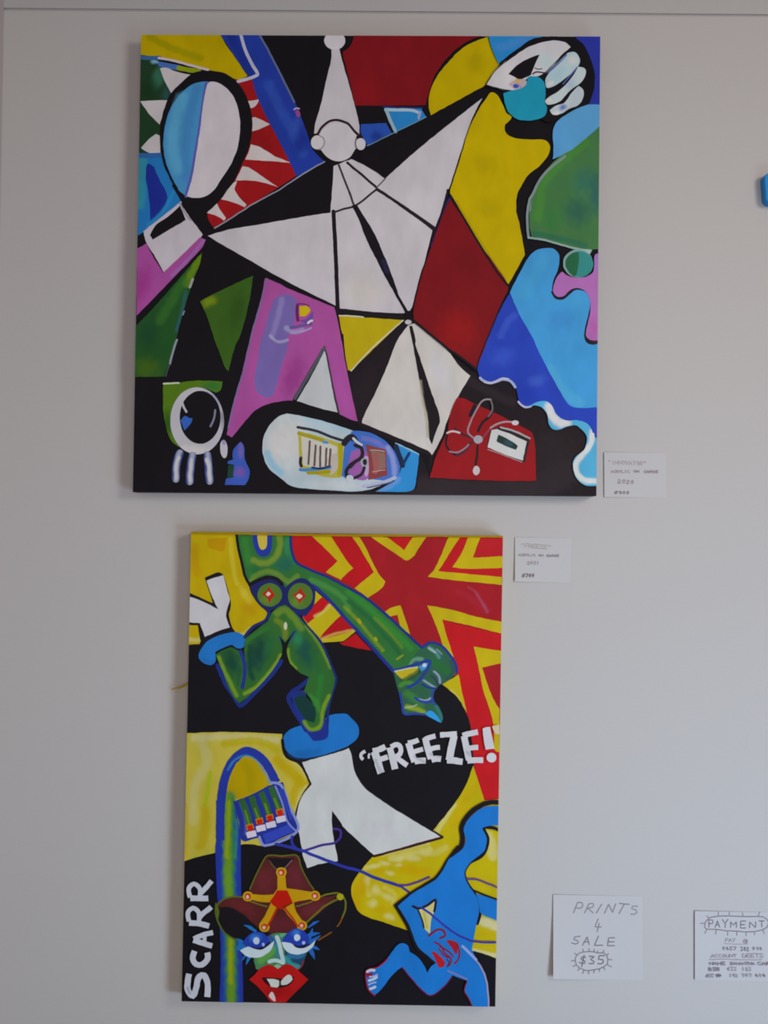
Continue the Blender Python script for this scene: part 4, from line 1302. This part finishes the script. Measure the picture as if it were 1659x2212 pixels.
# loose yellow thread sticking out behind the lower canvas
cu = bpy.data.curves.new('thread', 'CURVE')
cu.dimensions = '3D'
cu.bevel_depth = 0.0019
cu.bevel_resolution = 2
sp = cu.splines.new('NURBS')
tp = [(371, 1489, .006), (380, 1486.5, .010), (387, 1486, .012), (396, 1481.5, .016), (404, 1478, .020), (412, 1472, .020)]
sp.points.add(len(tp) - 1)
sp.use_endpoint_u = True
sp.order_u = 3
for k, (x, y, d) in enumerate(tp):
    sp.points[k].co = (*(unproject(x, y, d) - r2.location), 1)
    sp.points[k].radius = 0.7 + 0.5 * (k > 1)
tmp = bpy.data.objects.new('tmp', cu)
COL.objects.link(tmp)
dg = bpy.context.evaluated_depsgraph_get()
me = bpy.data.meshes.new_from_object(tmp.evaluated_get(dg))
bpy.data.objects.remove(tmp)
bpy.data.curves.remove(cu)
me.materials.clear()
me.materials.append(paint('957f16'))
link('thread', me, r2)['label'] = 'loose yellow thread'


# ------------------------------------------------------------------ handwritten papers
GL = {  # single-stroke capitals on a 0..1 square, y down
    'A': [[(0, 1), (.5, 0), (1, 1)], [(.2, .62), (.8, .62)]],
    'B': [[(0, 0), (0, 1), (.8, .95), (.9, .7), (.1, .5), (.8, .35), (.8, .05), (0, 0)]],
    'C': [[(1, .1), (.5, 0), (0, .5), (.5, 1), (1, .9)]],
    'D': [[(0, 0), (0, 1), (.7, .9), (1, .5), (.7, .1), (0, 0)]],
    'E': [[(1, 0), (0, 0), (0, 1), (1, 1)], [(0, .5), (.8, .5)]],
    'F': [[(1, 0), (0, 0), (0, 1)], [(0, .5), (.8, .5)]],
    'H': [[(0, 0), (0, 1)], [(1, 0), (1, 1)], [(0, .5), (1, .5)]],
    'I': [[(.5, 0), (.5, 1)]],
    'L': [[(0, 0), (0, 1), (1, 1)]],
    'M': [[(0, 1), (0, 0), (.5, .6), (1, 0), (1, 1)]],
    'N': [[(0, 1), (0, 0), (1, 1), (1, 0)]],
    'O': [[(.5, 0), (0, .5), (.5, 1), (1, .5), (.5, 0)]],
    'P': [[(0, 1), (0, 0), (.8, 0), (1, .25), (.8, .5), (0, .5)]],
    'R': [[(0, 1), (0, 0), (.8, 0), (1, .25), (.8, .5), (0, .5), (1, 1)]],
    'S': [[(1, 0), (.2, 0), (0, .25), (.2, .45), (.8, .5), (1, .75), (.8, 1), (0, 1)]],
    'T': [[(0, 0), (1, 0)], [(.5, 0), (.5, 1)]],
    'U': [[(0, 0), (0, .8), (.5, 1), (1, .8), (1, 0)]],
    'V': [[(0, 0), (.5, 1), (1, 0)]],
    'Y': [[(0, 0), (.5, .5), (1, 0)], [(.5, .5), (.5, 1)]],
    'Z': [[(0, 0), (1, 0), (0, 1), (1, 1)]],
    '0': [[(.5, 0), (.1, .5), (.5, 1), (.9, .5), (.5, 0)]],
    '1': [[(.3, .15), (.5, 0), (.5, 1)]],
    '2': [[(.05, .2), (.5, 0), (.9, .25), (0, 1), (1, 1)]],
    '3': [[(0, 0), (.9, 0), (.4, .42), (.95, .7), (.6, 1), (0, .95)]],
    '4': [[(.5, 0), (0, .62), (1, .62)], [(.65, .3), (.6, 1)]],
    '5': [[(1, 0), (.15, 0), (.1, .45), (.8, .45), (.95, .75), (.6, 1), (0, .95)]],
    '6': [[(.8, 0), (.1, .6), (.4, 1), (.9, .75), (.5, .5), (.1, .65)]],
    '7': [[(0, 0), (1, 0), (.4, 1)]],
    '8': [[(.5, .48), (.1, .25), (.5, 0), (.9, .25), (.5, .48), (.05, .75), (.5, 1), (.95, .75), (.5, .48)]],
    '9': [[(.9, .3), (.5, .5), (.1, .3), (.5, 0), (.9, .3), (.7, 1)]],
    '$': [[(1, .2), (.3, .15), (0, .35), (.9, .6), (.7, .85), (0, .8)], [(.55, 0), (.45, 1)]],
    '#': [[(.3, 0), (.2, 1)], [(.75, 0), (.65, 1)], [(0, .35), (1, .35)], [(0, .68), (1, .68)]],
    '@': [[(.7, .35), (.4, .35), (.35, .65), (.65, .65), (.72, .3), (.78, .68), (1, .5), (.8, .1), (.4, .02), (.05, .35), (.1, .8), (.5, 1), (.9, .9)]],
    '"': [[(.3, 0), (.2, .3)], [(.7, 0), (.6, .3)]],
}


class Paper(Sheet):
    def __init__(self, root, quad, depth, mat):
        super().__init__(root, None, depth)
        (ax, ay), (bx, by), (cx_, cy_), (dx, dy) = quad
        n = 14
        vs, fs = [], []
        for back in (0.0, 0.0002):
            for j in range(n + 1):
                for i in range(n + 1):
                    u, v = i / n, j / n
                    x = (ax * (1 - u) + bx * u) * (1 - v) + (dx * (1 - u) + cx_ * u) * v
                    y = (ay * (1 - u) + by * u) * (1 - v) + (dy * (1 - u) + cy_ * u) * v
                    vs.append(self.place(x, y, -back))
        q = n + 1
        o = q * q
        for j in range(n):
            for i in range(n):
                k = j * q + i
                fs.append((k, k + q, k + q + 1, k + 1))
                fs.append((o + k, o + k + 1, o + k + q + 1, o + k + q))
        for i in range(n):
            fs.append((i, i + 1, o + i + 1, o + i))
            t = n * q + i
            fs.append((t, o + t, o + t + 1, t + 1))
            fs.append((i * q, o + i * q, o + (i + 1) * q, (i + 1) * q))
            t = i * q + n
            fs.append((t, t + q, o + t + q, o + t))
        me = bpy.data.meshes.new('sheet')
        me.from_pydata(vs, [], fs)
        me.materials.append(mat)
        link('sheet', me, root)

    def line(self, hexs, width, P):
        L = []
        for i in range(len(P) - 1):
            d = math.hypot(P[i + 1][0] - P[i][0], P[i + 1][1] - P[i][1])
            k = max(1, int(d / 3))
            for j in range(k):
                u = j / k
                L.append(wobble((P[i][0] + (P[i + 1][0] - P[i][0]) * u, P[i][1] + (P[i + 1][1] - P[i][1]) * u, 0), 0.25))
        L.append((P[-1][0], P[-1][1], 0))
        self.ribbon(hexs, L, width)

    def write(self, text, hexs, width, x0, y0, x1, y1, slant=0.0, drop=0.0, tight=0.78):
        n = len(text)
        cw = (x1 - x0) / (n - 1 + tight) if n > 1 else (x1 - x0) / tight
        for i, ch in enumerate(text):
            for st in GL.get(ch, []):
                P = []
                for u, v in st:
                    x = x0 + i * cw + u * cw * tight + slant * (1 - v) * (y1 - y0)
                    y = y0 + v * (y1 - y0) + drop * (i / max(1, n - 1))
                    P.append((x, y))
                self.line(hexs, width, P)


paper_mat = plain('paper', (0.622, 0.622, 0.645), 0.8, 0.04, 500, 0.01)
INK = '605860'


def lift(x0, x1, y0, y1, left, bottomleft, base=0.0006):
    def f(x, y):
        u = min(1, max(0, (x - x0) / (x1 - x0)))
        v = min(1, max(0, (y - y0) / (y1 - y0)))
        return base + left * (1 - u) ** 2 + bottomleft * (1 - u) ** 2 * v ** 1.6
    return f


def crop(ox, oy, s):
    return lambda *q: tuple((ox + x * s, oy + y * s) for x, y in q)


# price tag of the upper painting
t = thing('price_tag', 'small white handwritten price tag beside the lower right corner of the square painting', 'price tag', 1370, 1075, 'handwritten price tags')
p = Paper(t, [(1305, 977), (1438, 979), (1439.5, 1075.5), (1305.5, 1073.5)], lift(1305, 1438, 977, 1075, .0022, .000), paper_mat)
k = 0.10247
X = lambda x: 1290 + x * k
Y = lambda y: 960 + y * k
INKF = '8d868d'
p.part('title_line')
p.write('"INNOVATOR"', '8f878c', 1.9, X(225), Y(335), X(1025), Y(415), .1, 3)
p.part('medium_line')
p.write('ACRYLIC', '847d83', 1.8, X(290), Y(545), X(680), Y(595), 0)
p.write('ON', '7d757c', 1.9, X(770), Y(545), X(880), Y(592), 0)
p.write('CANVAS', '7d747a', 1.9, X(990), Y(550), X(1280), Y(600), 0)
p.part('year_line')
p.write('2020', '857e84', 1.9, X(430), Y(740), X(775), Y(815), .1, 2)
p.part('price_line')
p.write('$900', '79727a', 2.0, X(365), Y(985), X(675), Y(1045), .1, .5)
p.done()

# price tag of the lower painting
t = thing('price_tag', 'small white handwritten price tag beside the upper right corner of the tall painting', 'price tag', 1172, 1259, 'handwritten price tags')
p = Paper(t, [(1112.5, 1161), (1234, 1162.5), (1233, 1259.5), (1112.5, 1256)], lift(1112, 1234, 1161, 1258, .0015, .003), paper_mat)
k = 0.09644
X = lambda x: 1100 + x * k
Y = lambda y: 1150 + y * k
p.part('title_line')
p.write('"FREEZE"', '8f898a', 1.9, X(255), Y(250), X(930), Y(335), .1, 4)
p.part('medium_line')
p.write('ACRYLIC', '827b80', 1.8, X(205), Y(480), X(585), Y(525), 0, .8)
p.write('ON', '7c757a', 1.9, X(660), Y(497), X(765), Y(535), 0)
p.write('CANVAS', '7c747b', 1.9, X(840), Y(500), X(1110), Y(545), 0)
p.part('year_line')
p.write('2021', '8d868c', 1.8, X(405), Y(650), X(670), Y(715), .1)
p.part('price_line')
p.write('$700', '6f666f', 2.1, X(290), Y(930), X(560), Y(1005), .1)
p.done()

# PRINTS 4 SALE
t = thing('paper_sign', 'square white paper sign reading PRINTS 4 SALE, lower left edge curling off wall', 'sign', 1290, 2117)
p = Paper(t, [(1195, 1932.5), (1387.5, 1936), (1389, 2117), (1195, 2115)], lift(1195, 1388, 1932, 2116, .0015, .011), paper_mat)
c = crop(1170, 1910, 0.1507)
p.part('prints_line')
for q in ([(455, 410), (515, 260), (580, 265), (590, 310), (560, 345), (490, 340)],
          [(615, 410), (680, 280), (735, 275), (745, 310), (720, 335), (655, 345), (735, 410)],
          [(785, 410), (860, 290)],
          [(900, 415), (960, 285), (1015, 405), (1060, 285)],
          [(1115, 275), (1255, 290)], [(1185, 285), (1110, 420)],
          [(1375, 315), (1300, 315), (1290, 350), (1355, 375), (1365, 405), (1330, 432), (1280, 430)]):
    p.line('77727a', 2.6, c(*q))
p.part('number_line')
p.line('77727a', 2.6, c((810, 500), (765, 610), (855, 612)))
p.line('77727a', 2.4, c((825, 560), (795, 680)))
p.part('sale_line')
for q in ([(550, 745), (475, 755), (460, 790), (525, 815), (520, 845), (480, 858), (432, 840)],
          [(585, 875), (655, 755), (680, 865)], [(600, 830), (675, 825)],
          [(815, 745), (755, 878), (875, 875)],
          [(1045, 768), (965, 768), (940, 882), (1045, 882)], [(955, 825), (1040, 825)]):
    p.line('6d6872', 2.4, c(*q))
p.part('price_line')
for q in ([(630, 1050), (575, 1045), (565, 1075), (625, 1105), (615, 1135), (540, 1125)], [(610, 1020), (575, 1180)],
          [(685, 1035), (755, 1038), (700, 1078), (755, 1110), (740, 1138), (680, 1138)],
          [(900, 1025), (825, 1025), (815, 1075), (880, 1085), (885, 1120), (850, 1142), (805, 1138)]):
    p.line('635c68', 2.4, c(*q))
p.part('sunburst', label='inked oval with short rays')
ov = [(480, 1090), (495, 1030), (530, 995), (590, 972), (690, 965), (760, 975), (800, 988), (885, 985), (930, 1015), (950, 1070), (945, 1140), (900, 1180), (830, 1212), (760, 1225), (680, 1240), (620, 1235), (550, 1205), (500, 1160), (480, 1090)]
p.line('6a6370', 1.9, c(*ov))
for q in ([(425, 1100), (478, 1095)], [(450, 1180), (495, 1160)], [(475, 990), (515, 1020)], [(520, 1235), (548, 1205)], [(590, 930), (605, 970)],
          [(590, 1275), (605, 1235)], [(680, 925), (682, 965)], [(672, 1285), (678, 1240)], [(750, 935), (755, 975)], [(750, 1270), (755, 1228)],
          [(805, 955), (800, 985)], [(830, 1250), (828, 1215)], [(895, 950), (880, 985)], [(905, 1230), (890, 1190)], [(960, 1000), (932, 1020)],
          [(1010, 1082), (952, 1080)], [(1000, 1185), (940, 1150)]):
    p.line('77707b', 2.2, c(*q))
p.done()

# PAYMENT
t = thing('paper_sign', 'white paper sign headed PAYMENT, cut off by the right frame edge', 'sign', 1600, 2118)
p = Paper(t, [(1501, 1968), (1690, 1971), (1690, 2120), (1501, 2117)], lift(1501, 1690, 1968, 2118, .0028, .000), paper_mat)
k = 0.1079
c = crop(1480, 1950, k)
X = lambda x: 1480 + x * k
Y = lambda y: 1950 + y * k
p.part('heading', label='boxed heading PAYMENT')
for ch, x0, y0, x1, y1 in (('P', 475, 345, 560, 490), ('A', 600, 360, 690, 490), ('Y', 745, 335, 855, 500), ('M', 910, 380, 1025, 495), ('E', 1110, 370, 1210, 505), ('N', 1290, 385, 1410, 500), ('T', 1480, 365, 1585, 480)):
    p.write(ch, '615964', 2.1, X(x0), Y(y0), X(x1), Y(y1), 0, 0, 1.0)
p.part('sunburst', label='inked capsule outline with short rays')
cap = [(470, 320), (520, 290), (640, 270), (880, 265), (1150, 278), (1450, 275), (1550, 280), (1620, 315), (1665, 370), (1670, 430), (1630, 500), (1540, 545), (1370, 580), (1200, 585), (1020, 570), (820, 560), (600, 530), (430, 530), (385, 480), (410, 380), (470, 320)]
p.line('665a62', 1.9, c(*cap))
for q in ([(665, 195), (668, 268)], [(885, 190), (885, 265)], [(1148, 205), (1155, 275)], [(1490, 190), (1462, 270)], [(430, 265), (485, 310)], [(310, 412), (405, 408)],
          [(395, 610), (425, 545)], [(610, 630), (625, 540)], [(852, 655), (850, 565)], [(1035, 655), (1035, 575)], [(1222, 660), (1220, 590)], [(1390, 640), (1385, 585)], [(1580, 615), (1560, 550)]):
    p.line('7a7380', 2.2, c(*q))
ink = '726a75'
p.part('pay_line')
p.write('PAY', '857e88', 1.6, X(805), Y(715), X(1005), Y(785))
p.write('@', '7d7580', 1.6, X(1160), Y(730), X(1255), Y(810))
p.line('8b858e', 1.4, c((785, 820), (1000, 835), (1260, 828)))
p.part('phone_line')
p.write('0457', '756c76', 1.7, X(740), Y(885), X(1020), Y(950))
p.write('382', '6d6670', 1.7, X(1110), Y(888), X(1275), Y(965))
p.write('094', '756c76', 1.7, X(1345), Y(890), X(1540), Y(950))
p.part('account_line')
p.write('ACCOUNT', '857d86', 1.5, X(520), Y(1035), X(1025), Y(1095), .1)
p.write('DEETS', '857d86', 1.5, X(1155), Y(1025), X(1560), Y(1100))
p.line('8b858e', 1.4, c((490, 1140), (820, 1135), (1200, 1148), (1540, 1145)))
p.part('name_line')
p.write('NAME', '6e6670', 1.7, X(495), Y(1190), X(800), Y(1245))
p.write('SAMANTHA', '756d77', 1.6, X(905), Y(1195), X(1395), Y(1245))
p.write('CARR', '6e6670', 1.7, X(1450), Y(1195), X(1790), Y(1250))
p.part('branch_line')
p.write('BSB', '756d77', 1.7, X(480), Y(1305), X(700), Y(1365))
p.write('633', '827a84', 1.5, X(850), Y(1300), X(1035), Y(1362))
p.write('123', '857d86', 1.5, X(1140), Y(1300), X(1330), Y(1362))
p.part('number_line')
p.write('ACC', '756d77', 1.6, X(420), Y(1430), X(570), Y(1495), .2)
p.write('#', '655c66', 1.8, X(620), Y(1430), X(715), Y(1490), .2, 0, 1.0)
p.write('192', '817983', 1.5, X(890), Y(1430), X(1055), Y(1490))
p.write('707', '817983', 1.5, X(1140), Y(1430), X(1340), Y(1490))
p.write('414', '6f6269', 1.7, X(1410), Y(1430), X(1610), Y(1490))
p.done()

# blue thing cut by the right edge of the frame
t = thing('wall_ornament', 'small blue rounded object on the wall, cut off by the right edge of the frame', 'wall ornament', 1690, 438)
bm = bmesh.new()
L = [(1650.5 + 11, 374.5), (1720, 374.5), (1720, 438), (1664, 438)]
ring = []
for (x, y, r, a0) in ((1664, 386, 13, 180), (1712, 386, 11, 270), (1712, 428, 11, 0), (1668, 426, 14, 90)):
    for q in range(7):
        a = math.radians(a0 + 15 * q)
        ring.append((x + r * math.cos(a), y + r * math.sin(a)))
fr = [bm.verts.new(unproject(x, y, 0.022) - t.location) for x, y in ring]
bk = [bm.verts.new(Vector((v.co.x, -0.001 - t.location.y, v.co.z))) for v in fr]
ff = bm.faces.new(fr)
bm.faces.new(bk[::-1])
for q in range(len(fr)):
    z = (q + 1) % len(fr)
    bm.faces.new((fr[q], bk[q], bk[z], fr[z]))
bmesh.ops.recalc_face_normals(bm, faces=bm.faces[:])
bmesh.ops.bevel(bm, geom=[e for e in ff.edges], offset=0.003, segments=3, affect='EDGES', profile=0.5)
me = bpy.data.meshes.new('body')
bm.to_mesh(me)
bm.free()
me.materials.append(paint('2a78b8'))
link('body', me, t)
